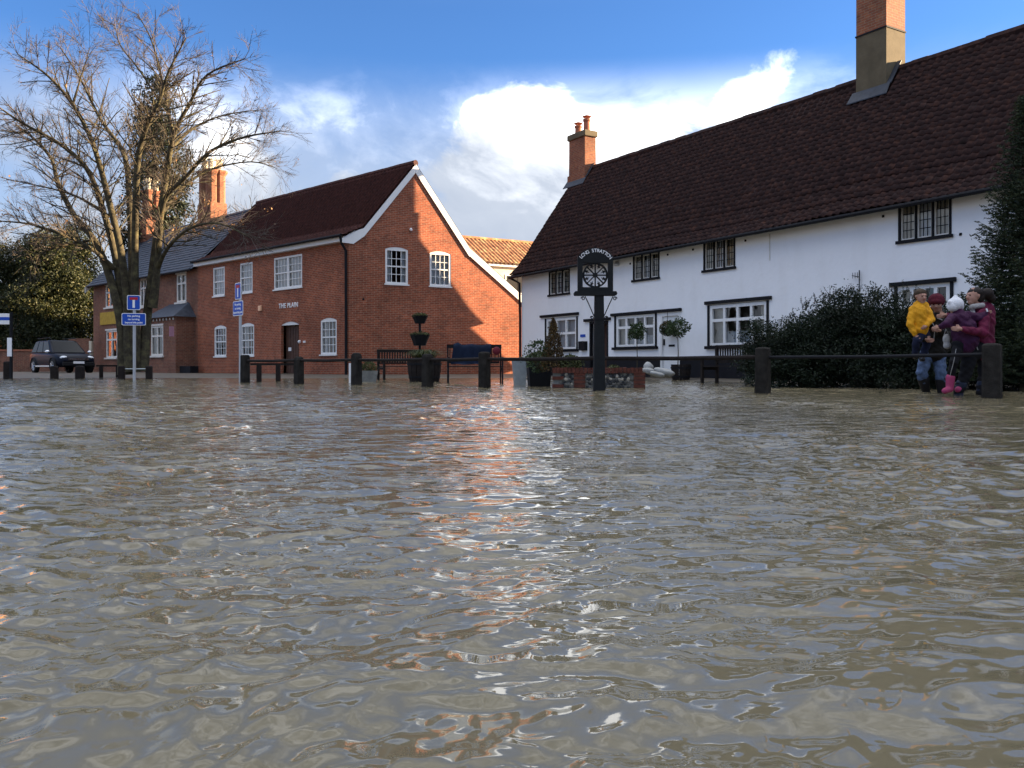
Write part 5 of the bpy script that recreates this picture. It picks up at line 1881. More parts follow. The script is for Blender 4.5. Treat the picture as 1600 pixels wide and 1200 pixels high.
def blue_sheet():
    c = at(737, 20.55, 0)
    b = MB()
    nx, nz = 28, 22
    ax = Vector((math.cos(R(6)), math.sin(R(6)), 0))
    ay = Vector((-ax.y, ax.x, 0))
    vs, fs = [], []
    for j in range(nz + 1):
        t = j / nz
        for i in range(nx + 1):
            s = i / nx
            x = (s - .5) * .92 + .04 * math.sin(t * 5 + 1)
            # back of the rest, over the top rail, down the front and onto the seat
            pth = t * 1.15
            if pth < .20:
                yy, z = .31, .72 + pth
            elif pth < .28:
                yy, z = .31 - (pth - .20) * 1.1, .945 + .02 * math.sin((pth - .2) / .08 * 3.14)
            elif pth < .72:
                yy, z = .205 - .08 * (pth - .28), .93 - (pth - .28)
            else:
                yy, z = .17 - (pth - .72), .49 - (pth - .72) * .02
            f = .022 * math.sin(s * 31 + 2 * math.sin(t * 4)) + .015 * math.sin(s * 57 + 3)
            z += .05 * math.exp(-((s - .12) / .07) ** 2) * (1 if .15 < pth < .4 else 0) + (.012 * math.sin(s * 13 + t * 7))
            vs.append(c + ax * x + ay * (yy - abs(f)) + Vector((0, 0, z - .02)))
    for j in range(nz):
        for i in range(nx):
            a = j * (nx + 1) + i
            fs.append((a, a + 1, a + nx + 2, a + nx + 1))
    mat('blue_cloth', (0.005, 0.011, 0.028), 0.85, 0.3, 5.0)
    o = b.add(vs, fs).build('blue_sheet', 'blue_cloth', None, smooth=True, uv=False)
    md = o.modifiers.new('thick', 'SOLIDIFY')
    md.thickness = .006
    tag(o, 'crumpled dark blue sheet draped over the back of the metal bench', 'sheet')
    mat('red_cloth', (0.13, 0.015, 0.025), 0.8, 0.4, 9.0)
    r = MB().ball(at(776, 20.35, .78), (.095, .07, .10), 8).build('red_cushion', 'red_cloth', None, smooth=True, uv=False)
    tag(r, 'small red bundle on the right end of the metal bench back', 'cushion')


blue_sheet()


def plank_bench(u0, u1, y, zt, lab, legs):
    c = at((u0 + u1) / 2, y)
    root = thing('plank_bench', lab, 'bench', tuple(c), 'plain plank benches')
    a, b = at(u0, y), at(u1, y + .35)
    d = (b - a).normalized()
    n = Vector((-d.y, d.x, 0))
    for k in (0, .17):
        MB().hexa([a + n * k + Vector((0, 0, zt - .06)), b + n * k + Vector((0, 0, zt - .06)), b + n * (k + .15) + Vector((0, 0, zt - .06)), a + n * (k + .15) + Vector((0, 0, zt - .06)),
                   a + n * k + Vector((0, 0, zt)), b + n * k + Vector((0, 0, zt)), b + n * (k + .15) + Vector((0, 0, zt)), a + n * (k + .15) + Vector((0, 0, zt))]).build('plank', 'dark_wood', root, uv=False)
    for u in legs:
        p = at(u, y + .08)
        MB().box((p.x, p.y + .1, (zt - .06 - .3) / 2), (.13, .26, zt - .06 + .3), math.atan2(d.y, d.x)).build('leg', 'dark_wood', root, uv=False)


plank_bench(391, 472, 22.9, .50, 'plain plank bench behind the fence posts near the brown door', (403, 433))
plank_bench(150, 188, 30.5, .46, 'grey plank bench at the foot of the bare tree left of its trunk', (156, 182))


# ------------------------------------------------------------------ planters and plants
def tuft(name, root_label, cat, c, r, h, n, material, size=.045, group=None, aspect=.5, top=None):
    """rounded or conical shrub of small leaves around fine stems"""
    root = thing(name, root_label, cat, tuple(c), group)
    st = MB()
    for k in range(9):
        a = k * .7
        st.tube([Vector(c), Vector(c) + Vector((math.cos(a) * r * .6, math.sin(a) * r * .6, h * .75))], [.012, .004], 4, cap=False)
    st.build('stems', 'bark', root, uv=False)
    t = rng.uniform(0, 1, n)
    ang = rng.uniform(0, 6.283, n)
    if top == 'cone':
        rad = r * (1 - t) ** .85 * np.sqrt(rng.uniform(.35, 1, n)) * (1 + .14 * np.sin(ang * 5 + t * 9))
    else:
        rad = r * np.sqrt(np.maximum(0, 1 - (2 * t - 1) ** 2)) * np.sqrt(rng.uniform(.3, 1.05, n)) * (1 + .15 * np.sin(ang * 3 + t * 5))
    p = np.stack([c[0] + rad * np.cos(ang), c[1] + rad * np.sin(ang), c[2] + t * h], 1) + rng.normal(size=(n, 3)) * .012
    leaves('foliage', p, size, material, root, aspect)['kind'] = 'stuff'
    return root


def tapered_planter(name, lab, u, y, wt, wb, h, z0, material, rz=0.3):
    c = at(u, y, z0)
    root = thing(name, lab, 'planter', tuple(c))
    M = Matrix.Translation(c) @ Matrix.Rotation(rz, 4, 'Z')
    a, b = wt / 2, wb / 2
    i = a * .86
    vs = [(-b, -b, 0), (b, -b, 0), (b, b, 0), (-b, b, 0), (-a, -a, h), (a, -a, h), (a, a, h), (-a, a, h), (-i, -i, h), (i, -i, h), (i, i, h), (-i, i, h), (-i, -i, h - .06), (i, -i, h - .06), (i, i, h - .06), (-i, i, h - .06)]
    MB().add([M @ Vector(v) for v in vs], [(3, 2, 1, 0), (0, 1, 5, 4), (1, 2, 6, 5), (2, 3, 7, 6), (3, 0, 4, 7), (4, 5, 9, 8), (5, 6, 10, 9), (6, 7, 11, 10), (7, 4, 8, 11), (8, 9, 13, 12), (9, 10, 14, 13), (10, 11, 15, 14), (11, 8, 12, 15)]).build('pot', material, root, uv=False)
    MB().add([M @ Vector(v) for v in vs[12:]], [(0, 1, 2, 3)]).build('soil', 'ground', root, uv=False)
    return c + Vector((0, 0, h - .05))


def barrel(lab, c, r, h, material='dark_wood'):
    root = thing('barrel_planter', lab, 'planter', tuple(c))
    n = 16
    for k in range(n):
        a0, a1 = 6.283 * k / n + .02, 6.283 * (k + 1) / n - .02
        vs = []
        for z, f in ((0, .84), (h * .5, .97), (h, 1.0)):
            for a, g in ((a0, 1), (a1, 1), (a1, .9), (a0, .9)):
                vs.append(Vector(c) + Vector((r * f * g * math.cos(a), r * f * g * math.sin(a), z)))
        fs = [(i * 4 + q, i * 4 + (q + 1) % 4, i * 4 + 4 + (q + 1) % 4, i * 4 + 4 + q) for i in range(2) for q in range(4)] + [(8, 9, 10, 11), (3, 2, 1, 0)]
        MB().add(vs, fs).build('stave', material, root, uv=False)
    for z, f in ((h * .22, .905), (h * .75, 1.0)):
        MB().lathe((c[0], c[1], c[2] + z), [(r * f + .001, 0), (r * f + .008, .0), (r * f + .012, .05), (r * f + .004, .05)], 24, cap=False).build('hoop', 'black_paint', root, uv=False)
    MB().lathe((c[0], c[1], c[2] + h - .07), [(r * .89, 0), (r * .3, .02)], 16).build('soil', 'ground', root, uv=False)
    return Vector(c) + Vector((0, 0, h - .06))


p = barrel('dark half-barrel planter under the tiered planter by the red gable', at(663, 23.2, -.05), .46, .66)


def grass_tuft(lab, c, r, n, L):
    root = thing('grass_tuft', lab, 'plant', tuple(c))
    vs, q = [], []
    for k in range(n):
        a, b = rng.uniform(0, 6.283), rng.uniform(.3, 1)
        base = np.array(c) + np.array((math.cos(a) * r * .5 * b, math.sin(a) * r * .5 * b, 0))
        d = np.array((math.cos(a), math.sin(a), 0)) * r * b
        l = L * rng.uniform(.6, 1.1)
        side = np.array((-math.sin(a), math.cos(a), 0)) * .006
        m = base + d * .4 + np.array((0, 0, l))
        e = base + d * 1.1 + np.array((0, 0, l * .65))
        i = len(vs)
        vs += [base - side, base + side, m + side, m - side, e + side * .2, e - side * .2]
        q += [(i, i + 1, i + 2, i + 3), (i + 3, i + 2, i + 4, i + 5)]
    np_mesh('blades', np.array(vs), np.array(q), 'grass', root)['kind'] = 'stuff'


grass_tuft('spiky green grass growing in the half-barrel by the red gable', p, .5, 420, .30)


def tiered_planter():
    y = 23.9
    base = at(656, y, 0)
    root = thing('tiered_planter', 'two-tier black flower stand with bowl planters in front of the red gable', 'planter', tuple(base))
    MB().tube([base - Vector((0, 0, .2)), base + Vector((0, 0, zat(497, y)))], .035, 8).build('pole', 'black_paint', root, uv=False)
    for vt, vb, w in ((493.5, 505.5, 25), (523, 540, 31)):
        r = w / FOC * y / 2
        zt, zb = zat(vt, y), zat(vb, y)
        bowl = MB().lathe((base.x, base.y, zb), [(r * .62, 0), (r * .8, (zt - zb) * .5), (r, zt - zb - .03), (r * 1.04, zt - zb), (r * .93, zt - zb), (r * .9, zt - zb - .04)], 8, rz=.3).build('bowl', 'black_paint', root, uv=False)
        n = 420
        a, rr = rng.uniform(0, 6.283, n), r * np.sqrt(rng.uniform(0, 1, n))
        pts = np.stack([base.x + rr * np.cos(a), base.y + rr * np.sin(a), zt - .03 + rng.uniform(0, .13, n) * (1 - (rr / r) ** 2 * .6)], 1)
        leaves('bedding_plants', pts, .05, 'box_leaf', bowl, .5)['kind'] = 'stuff'


tiered_planter()
mat('stone', (0.20, 0.20, 0.18), 0.9, 0.3, 8.0, bump=.3)
c = tapered_planter('stone_planter', 'small square stone planter beside the white pipe and corner post', 576, 22.6, .43, .33, .36, -.06, 'stone')
tuft('small_shrub', 'small rounded green shrub in the square stone planter', 'shrub', c, .22, .28, 900, 'box_leaf')
c = tapered_planter('zinc_planter', 'tall tapered zinc planter at the corner of the white cottage', 812, 18.6, .32, .22, .62, -.08, 'galvanised', .1)
tuft('trailing_shrub', 'variegated green shrub spilling over the tall zinc planter', 'shrub', c + Vector((.02, 0, -.03)), .16, .14, 500, 'box_leaf')
c = tapered_planter('black_planter', 'black square planter between the zinc planter and raised bed', 842, 17.7, .48, .40, .58, -.08, 'black_paint', .1)
tuft('bushy_shrub', 'spreading yellow-green shrub in the black square planter', 'shrub', c + Vector((0, 0, -.1)), .30, .36, 1900, 'box_leaf')
MB_ = MB().tube([at(547.5, 21.0, -.1), at(547.5, 21.0, .49)], .04, 8).build('white_marker', 'white_paint', None, uv=False)
tag(MB_, 'short white plastic marker tube beside the corner fence post', 'marker')
tr = MB()
tr.fbox(LF, LF.s_of(276, .6), LF.s_of(303, .6), .0, .42, .35, .8)
o = tr.build('black_trough', 'tar', None, bevel=.02)
tag(o, 'long black trough at the foot of the low brick bay', 'planter')


def raised_bed():
    y = 15.9
    c = at(934, y)
    root = thing('raised_bed', 'brick and flint raised bed with brick-on-edge coping behind the village sign', 'planter', tuple(c))
    F = Fr(at(863, 16.3)[:2], (1.0, -.10))
    s1 = F.s_of(1007)
    zt = F.z_of(935, 575)
    dpt = 1.1
    MB().fbox(F, .01, s1 - .01, -.35, zt - .075, -dpt, -.015).build('core', 'stone', root)
    piers = [(0, .13), (s1 * .235, s1 * .36), (s1 - .20, s1)]
    brick = bpy.data.meshes.new('brick')
    t = MB().box((0, 0, 0), (.215, .10, .063))
    brick.from_pydata(t.v, [], t.f)
    brick.materials.append(MATS['terracotta'])
    mat('bed_brick', (0.11, 0.038, 0.026), 0.85, 0.5, 9.0, bump=.4)
    brick.materials[0] = MATS['bed_brick']
    rz = math.atan2(F.d.y, F.d.x)

    def put(me, nm, p, e):
        o = link(bpy.data.objects.new(nm, me))
        o.parent = root
        o.location = p - ROOT[root.name]
        o.rotation_euler = e
        return o
    # brick-on-edge coping
    edge = bpy.data.meshes.new('coping_brick')
    t = MB().box((0, 0, 0), (.064, .215, .102))
    edge.from_pydata(t.v, [], t.f)
    edge.materials.append(MATS['bed_brick'])
    k = 0
    s = .035
    while s < s1:
        put(edge, 'coping_brick', F.p(s, zt - .045 + random.uniform(-.006, .006), -.08 + random.uniform(-.006, .006)), (random.uniform(-.02, .02), random.uniform(-.03, .03), rz))
        s += .074
    for a, b in piers:
        for r in range(8):
            z = zt - .115 - r * .075
            x = a + (.11 if r % 2 == 0 else .055)
            while x < b - .03:
                put(brick, 'brick', F.p(min(max(x, a + .1075), max(b - .1075, a + .1075)), z, -.035 + random.uniform(-.004, .004)), (0, 0, rz))
                x += .225
    # flints: knobbly stones of black, grey and white
    fl = []
    for i, (nm, col) in enumerate((('flint_dark', (.035, .037, .04)), ('flint_grey', (.13, .125, .11)), ('flint_white', (.42, .38, .31)))):
        mat(nm, col, .5, .3, 20.0, bump=.3)
        m = MB().ball((0, 0, 0), (.037, .022, .030), 6)
        m.v = [tuple(np.array(v) * random.uniform(.82, 1.18)) for v in m.v]
        me = bpy.data.meshes.new('flint')
        me.from_pydata(m.v, [], m.f)
        me.materials.append(MATS[nm])
        fl.append(me)
    for a, b in ((piers[0][1], piers[1][0]), (piers[1][1], piers[2][0])):
        r = 0
        z = -.06
        while z < zt - .10:
            x = a + .04 + (r % 2) * .035
            while x < b - .03:
                put(random.choices(fl, (6, 5, 1.6))[0], 'flint', F.p(x + random.uniform(-.012, .012), z + random.uniform(-.01, .01), -.008), (random.uniform(-.4, .4), random.uniform(-3, 3), rz)).scale = (random.uniform(.7, 1.15),) * 3
                x += .056
            z += .047
            r += 1
    MB().add([F.p(.05, zt - .05, -.12), F.p(s1 - .05, zt - .05, -.12), F.p(s1 - .05, zt - .05, -dpt), F.p(.05, zt - .05, -dpt)], [(0, 1, 2, 3)]).build('soil', 'ground', root)
    return F, zt


BF, bz = raised_bed()
q = BF.p(BF.s_of(861) + .02, bz - .06, -.5)
tuft('cone_conifer', 'small brown-green cone-shaped conifer in the raised bed', 'shrub', q, .29, zat(498, 16.8) - bz + .06, 2600, 'brown_leaf', .05, top='cone')
q = BF.p(BF.s_of(890), bz - .06, -.45)
tuft('low_shrub', 'low rounded green shrub at the foot of the cone conifer', 'shrub', q, .24, .30, 1500, 'box_leaf')
q = BF.p(BF.s_of(838), .30, -.6)
tuft('leafy_shrub', 'loose dark leafy shrub behind the black planter', 'shrub', q, .30, .62, 700, 'bay_leaf', .06)
q = BF.p(BF.s_of(960), bz - .06, -.4)
tuft('low_shrub', 'sparse low plant in the raised bed right of the village sign', 'shrub', q, .14, .10, 160, 'box_leaf')


def standard_tree(lab, u, y, vt, vb, r, zbase, pot, material, stake=False):
    base = at(u, y, zbase)
    root = thing('standard_tree', lab, 'tree', tuple(base), 'clipped lollipop trees by the cottage doors')
    zc0, zc1 = zat(vb, y), zat(vt, y)
    MB().tube([base, base + Vector((.015, 0, (zc0 - zbase) * .5)), Vector((base.x, base.y, zc0 + .1))], [.018, .015, .012], 6).build('trunk', 'bark', root, uv=False)
    n = 900
    d = rng.normal(size=(n, 3))
    d /= np.linalg.norm(d, axis=1, keepdims=True)
    rr = rng.uniform(.35, 1.12, n) ** .6
    lump = 1 + .18 * np.sin(d[:, 0] * 5 + u) * np.sin(d[:, 2] * 4 + 1)
    p = np.array((base.x, base.y, (zc0 + zc1) / 2)) + d * (rr * lump)[:, None] * np.array((r, r, (zc1 - zc0) / 2))
    leaves('crown', p, .085, material, root, .45)['kind'] = 'stuff'


standard_tree('small clipped lollipop tree in front of the four-light cottage window', 995, 27.2, 504, 531, .27, .1, None, 'bay_leaf')
standard_tree('glossy bay lollipop tree in a half-barrel right of the white door', 1059, 25.8, 497, 527, .36, .3, None, 'bay_leaf')
barrel('dark half-barrel holding the bay lollipop tree by the white door', at(1064, 25.8, -.03), .30, .50)
barrel('low dark tub holding the small lollipop tree', at(995, 27.2, -.03), .24, .34)


def hanging_basket():
    s, z = WF.sz(1043, 512, .25)
    c = WF.p(s, z, .25)
    root = thing('hanging_basket', 'round hanging basket of dark foliage in front of the white door', 'basket', tuple(c))
    MB().lathe(c - Vector((0, 0, .27)), [(.02, 0), (.13, .08), (.20, .22), (.20, .25)], 12).build('basket', 'dark_wood', root, uv=False)
    n = 900
    d = rng.normal(size=(n, 3))
    d /= np.linalg.norm(d, axis=1, keepdims=True)
    leaves('foliage', np.array(c) + d * rng.uniform(.4, 1, n)[:, None] ** .5 * np.array((.25, .25, .24)), .06, 'brown_leaf', root, .5)['kind'] = 'stuff'
    leaves('trailing_leaves', np.array(c) + d * np.array((.26, .26, .22)) - np.array((0, 0, .05)), .05, 'bay_leaf', root, .5)['kind'] = 'stuff'
    MB().tube([WF.p(s, z + .55, .0), WF.p(s, z + .55, .25), c + Vector((0, 0, .2))], .008, 5).build('bracket', 'black_paint', root, uv=False)


hanging_basket()


def sandbags():
    mat('sandbag', (0.40, 0.40, 0.38), 0.9, 0.15, 8.0, bump=.5, bscale=60)
    for u, v, y, r, rz, lab in ((1018, 581, 24.6, (.26, .17, .09), .3, 'pale sandbag leaning upright beside the cottage step'), (1013, 574, 25.0, (.15, .13, .16), .9, 'white sandbag standing on end left of the white door'), (1038, 581, 24.4, (.30, .18, .10), -.2, 'greyish sandbag lying below the white door'), (1027, 585, 24.2, (.22, .15, .07), .1, 'flat pale sandbag at the water edge by the cottage step')):
        m = MB().ball((0, 0, 0), r, 12)
        M = Matrix.Translation((*at(u, y)[:2], zat(v, y))) @ Matrix.Rotation(rz, 4, 'Z') @ Matrix.Rotation(.25, 4, 'Y')
        out = []
        for p in m.v:
            p = Vector(p)
            f = 1 + .10 * math.sin(p.x * 22 + u) * math.sin(p.y * 19) + .05 * math.sin(p.z * 40)
            q = Vector((math.copysign(abs(p.x / r[0]) ** .75 * r[0], p.x), math.copysign(abs(p.y / r[1]) ** .75 * r[1], p.y), p.z)) * f
            out.append(tuple(M @ q))
        m.v = out
        tag(m.build('sandbag', 'sandbag', None, smooth=True, uv=False), lab, 'sandbag', 'sandbags at the cottage door')


sandbags()

# ------------------------------------------------------------------ people
mat('skin', (0.40, 0.22, 0.16), 0.55, 0.06, 20.0)
mat('hair_brown', (0.014, 0.009, 0.007), 0.6, 0.4, 40.0, bump=.4, bscale=90)
mat('hair_fair', (0.055, 0.034, 0.018), 0.6, 0.4, 40.0, bump=.4, bscale=90)
mat('coat_yellow', (0.66, 0.30, 0.010), 0.7, 0.22, 11.0, bump=.9, bscale=18)
mat('coat_olive', (0.012, 0.011, 0.009), 0.8, 0.4, 9.0, bump=.9, bscale=18)
mat('coat_magenta', (0.105, 0.007, 0.032), 0.7, 0.35, 9.0, bump=.9, bscale=18)
mat('coat_purple', (0.042, 0.008, 0.036), 0.7, 0.35, 9.0, bump=.9, bscale=18)
mat('hat_maroon', (0.085, 0.012, 0.022), 0.9, 0.2, 30.0, bump=.5, bscale=80)
mat('hat_white', (0.72, 0.72, 0.74), 0.95, 0.08, 20.0, bump=.6, bscale=60)
mat('denim', (0.085, 0.125, 0.21), 0.85, 0.55, 13.0, bump=1.0, bscale=20)
mat('navy_cloth', (0.012, 0.016, 0.040), 0.85, 0.2, 10.0)
mat('black_cloth', (0.007, 0.007, 0.009), 0.85, 0.2, 10.0)
mat('boot_dark', (0.014, 0.013, 0.015), 0.4)
mat('boot_navy', (0.014, 0.020, 0.040), 0.35)
mat('boot_pink', (0.34, 0.045, 0.12), 0.4, 0.12, 14.0)
mat('scarf_grey', (0.33, 0.32, 0.31), 0.9, 0.2, 25.0, bump=.5, bscale=60)
mat('eye_dark', (0.012, 0.010, 0.010), 0.2)
mat('lip', (0.34, 0.12, 0.10), 0.5)


def blob(name, segs, material, parent, voxel=0.011, smooth=5):
    """one continuous surface grown round tapered limbs and ellipsoids"""
    b = MB()
    for s in segs:
        if len(s) == 4:
            p0, r0, p1, r1 = s
            p0, p1 = Vector(p0), Vector(p1)
            b.tube([p0.lerp(p1, t) for t in (0, .33, .66, 1)], [r0 + (r1 - r0) * t for t in (0, .33, .66, 1)], 14)
            b.ball(p0, r0, 10)
            b.ball(p1, r1, 10)
        else:
            b.ball(s[0], s[1], 12)
    me = bpy.data.meshes.new(name)
    me.from_pydata(b.v, [], b.f)
    o = link(bpy.data.objects.new(name, me))
    md = o.modifiers.new('r', 'REMESH')
    md.mode, md.voxel_size = 'VOXEL', voxel
    sm = o.modifiers.new('s', 'SMOOTH')
    sm.factor, sm.iterations = .5, smooth
    bpy.context.view_layer.update()
    m2 = bpy.data.meshes.new_from_object(o.evaluated_get(bpy.context.evaluated_depsgraph_get()))
    bpy.data.objects.remove(o)
    m2.polygons.foreach_set('use_smooth', [True] * len(m2.polygons))
    if name in ('coat', 'jeans', 'trousers'):
        n = len(m2.vertices)
        co = np.empty(n * 3, 'f'); m2.vertices.foreach_get('co', co); co = co.reshape(-1, 3)
        no = np.empty(n * 3, 'f'); m2.vertices.foreach_get('normal', no); no = no.reshape(-1, 3)
        ph = (len(name) * 1.7) % 6
        d = .0045 * np.sin(co[:, 2] * 52 + 3 * np.sin(co[:, 0] * 14 + ph) + 2.5 * np.sin(co[:, 1] * 11)) + .002 * np.sin(co[:, 0] * 60 + co[:, 2] * 75 + ph)
        m2.vertices.foreach_set('co', (co + no * d[:, None]).astype('f').ravel())
        m2.update()
    m2.materials.clear()
    m2.materials.append(MATS[material])
    o = link(bpy.data.objects.new(name, m2))
    return place(o, parent)


def hand(w, d, side, k=1.0):
    """palm and five bent fingers from wrist w pointing along d; side = thumb side"""
    w, d, side = Vector(w), Vector(d).normalized(), Vector(side).normalized()
    side = (side - d * side.dot(d)).normalized()
    nrm = d.cross(side).normalized()
    out = [(w, .024 * k, w + d * .05 * k, .030 * k), (w + d * .05 * k + side * .018 * k, .020 * k, w + d * .05 * k - side * .022 * k, .020 * k)]
    for i, (o, l) in enumerate(((.027, .065), (.009, .075), (-.010, .070), (-.028, .055))):
        a = w + d * .072 * k + side * o * k
        m = a + (d * .9 + nrm * .35).normalized() * l * .5 * k
        e = m + (d * .55 + nrm * .85).normalized() * l * .5 * k
        out += [(a, .0095 * k, m, .009 * k), (m, .009 * k, e, .0075 * k)]
    a = w + d * .025 * k + side * .026 * k
    m = a + (d * .6 + side * .7).normalized() * .035 * k
    out += [(a, .012 * k, m, .010 * k), (m, .010 * k, m + (d * .9 + nrm * .3).normalized() * .03 * k, .0085 * k)]
    return out


def head(c, face, r, up=Vector((0, 0, 1))):
    """skull, jaw, nose, ears; returns segments and the facial points"""
    c, f = Vector(c), Vector(face).normalized()
    s = f.cross(up).normalized()
    u = s.cross(f).normalized()
    seg = [(c + u * r * .25 - f * r * .12, (r * .86, r * .92, r * .92)), (c - u * r * .15 + f * r * .18, (r * .72, r * .72, r * .82)), (c - u * r * .72 + f * r * .42, r * .40, c - u * r * .45 + f * r * .2, r * .5),
           (c + f * r * .82 + u * r * .12, r * .09, c + f * r * 1.02 - u * r * .18, r * .15),
           (c + s * r * .84 - f * r * .05, (r * .12, r * .14, r * .22)), (c - s * r * .84 - f * r * .05, (r * .12, r * .14, r * .22)), (c + f * r * .80 + u * r * .28 - s * r * .3, r * .10, c + f * r * .80 + u * r * .28 + s * r * .3, r * .10)]
    return seg, f, s, u


def face_parts(root, body, c, f, s, u, r):
    for k in (-1, 1):
        MB().ball(c + f * r * .80 + u * r * .08 + s * k * r * .34, r * .085, 6).build('eye', 'eye_dark', body, smooth=True, uv=False)
    MB().tube([c + f * r * .84 - u * r * .44 - s * r * .2, c + f * r * .90 - u * r * .46, c + f * r * .84 - u * r * .44 + s * r * .2], r * .055, 6).build('mouth', 'lip', body, uv=False)


def W(u, v, y):
    return Vector(((u - 800) / FOC * y, y, zat(v, y)))


def man():
    y = 13.35
    root = thing('person', 'man in dark coat, maroon beanie and jeans wading with a child on his arm', 'person', tuple(W(1457, 614, y)))
    hc = W(1463, 473.5, y - .12)
    f = Vector((-.45, -.80, -.40))
    seg, f, s, u = head(hc, f, .112)
    neck, chest, pel = W(1467, 492, y - .02), W(1466, 508, y), W(1457, 548, y)
    shL, shR = W(1450, 499, y - .06), W(1483, 501, y + .02)
    eL, hL = W(1434, 523, y - .20), W(1446, 530, y - .36)
    eR, hR = W(1484, 527, y - .10), W(1468, 516, y - .30)
    kL, aL = W(1440, 582, y - .05), W(1447, 610, y + .08)
    kR, aR = W(1470, 583, y - .10), W(1471, 612, y - .05)
    hipL, hipR = W(1449, 553, y), W(1466, 553, y)
    limbs = [(hc, .06, neck, .06), (neck, .07, chest, .12), (chest, .14, pel, .13), (chest, .1, shL, .06), (chest, .1, shR, .06), (shL, .05, eL, .042), (eL, .042, hL, .026), (shR, .05, eR, .042), (eR, .042, hR, .026),
             (pel, .11, hipL, .09), (pel, .11, hipR, .09), (hipL, .085, kL, .06), (kL, .055, aL, .04), (hipR, .085, kR, .06), (kR, .055, aR, .04)]
    body = blob('body', seg + limbs + hand(hR, (W(1458, 514, y - .36) - hR), (0, 0, 1)) + hand(hL, (W(1460, 533, y - .3) - hL), (0, 0, 1)), 'skin', root, .0075, 3)
    face_parts(root, body, hc, f, s, u, .112)
    blob('coat', [(neck - Vector((0, 0, .02)), .085, chest, .165), (chest, .175, W(1462, 530, y), .18), (W(1462, 530, y), .18, W(1460, 549, y), .185), (W(1468, 500, y + .06), .13, W(1470, 540, y + .05), .15), (chest, .12, shL, .085), (chest, .12, shR, .085),
                  (shL, .085, eL, .072), (eL, .070, hL.lerp(eL, .15), .050), (shR, .085, eR, .075), (eR, .070, hR.lerp(eR, .15), .048), (W(1467, 493, y - .02), .095, W(1464, 498, y - .05), .10)], 'coat_olive', root)
    blob('jeans', [(W(1457, 548, y), .135, hipL, .11), (pel, .135, hipR, .11), (hipL, .108, kL, .083), (kL, .082, aL.lerp(kL, .58), .080), (hipR, .108, kR, .083), (kR, .082, aR.lerp(kR, .58), .080)], 'denim', root)
    for kk, a, d in ((kL, aL, Vector((-.7, -.7, 0))), (kR, aR, Vector((-.5, -.85, 0)))):
        g = a - Vector((0, 0, .10))
        blob('boot', [(a.lerp(kk, .66), .086, a.lerp(kk, .35), .078), (a.lerp(kk, .35), .078, a, .064), (a, .062, g, .06), (g, .055, g + d * .15 - Vector((0, 0, .03)), .045)], 'boot_dark', root, .012)
    blob('beanie', [(hc + u * .045 - f * .02, (.116, .116, .105)), (hc + u * .02 - f * .02 + s * .05, .075, hc + u * .02 - f * .02 - s * .05, .075), (hc + u * .035 + f * .035, (.092, .092, .055))], 'hat_maroon', root, .009)
    MB().tube([W(1465, 497, y - .2), W(1472, 500, y - .17)], .009, 5).build('toggle', 'scarf_grey', root, uv=False)
    MB().tube([W(1456, 503, y - .19), W(1461, 512, y - .2), W(1459, 530, y - .2)], .006, 5).build('zip', 'grey_steel', root, uv=False)


def yellow_child():
    y = 13.05
    root = thing('person', 'small child in bright yellow coat carried on the man\'s arm', 'person', tuple(W(1438, 530, y)))
    hc = W(1439, 463.5, y)
    seg, f, s, u = head(hc, Vector((.15, -1, -.15)), .098)
    nk, ch, pel = W(1438, 475, y + .02), W(1437, 488, y), W(1437, 517, y + .02)
    sA, eA, hA = W(1427, 484, y), W(1422, 506, y - .05), W(1430, 524, y - .10)
    sB, eB, hB = W(1448, 484, y + .02), W(1455, 499, y - .06), W(1447, 510, y - .16)
    hp, kn, an = W(1441, 520, y), W(1432, 533, y - .10), W(1430, 552, y + .0)
    hp2, kn2, an2 = W(1445, 522, y + .08), W(1448, 540, y + .06), W(1441, 556, y + .10)
    body = blob('body', seg + [(hc, .045, nk, .045), (nk, .05, ch, .075), (ch, .085, pel, .085), (ch, .06, sA, .04), (sA, .035, eA, .03), (eA, .03, hA, .022), (ch, .06, sB, .04), (sB, .035, eB, .03), (eB, .03, hB, .022),
                               (pel, .07, hp, .06), (hp, .05, kn, .042), (kn, .04, an, .03), (pel, .07, hp2, .06), (hp2, .05, kn2, .042), (kn2, .04, an2, .03)] + hand(hA, (.5, -.3, -.7), (1, 0, .3), .65) + hand(hB, (-.8, -.3, -.4), (0, 0, 1), .65), 'skin', root, .007, 3)
    face_parts(root, body, hc, f, s, u, .098)
    blob('coat', [(nk, .075, ch, .115), (ch, .12, W(1437, 515, y), .125), (ch, .08, sA, .066), (sA, .066, eA, .058), (eA, .058, hA.lerp(eA, .12), .040), (ch, .08, sB, .066), (sB, .066, eB, .056), (eB, .052, hB.lerp(eB, .15), .038), (W(1432, 477, y + .05), .06, W(1445, 477, y + .05), .06)], 'coat_yellow', root, .009)
    blob('trousers', [(pel, .10, hp, .09), (hp, .078, kn, .062), (kn, .060, an, .050), (pel, .09, hp2, .08), (hp2, .075, kn2, .062), (kn2, .060, an2, .05)], 'navy_cloth', root)
    for a in (an, an2):
        blob('shoe', [(a, .045, a + Vector((-.02, -.03, -.05)), .042), (a + Vector((0, -.02, -.05)), .04, a + Vector((-.04, -.11, -.06)), .034)], 'boot_dark', root)
    blob('hair', [(hc + u * .048 - f * .022, (.094, .096, .074)), (hc + u * .015 - f * .05, (.088, .075, .08))], 'hair_fair', root, .009)


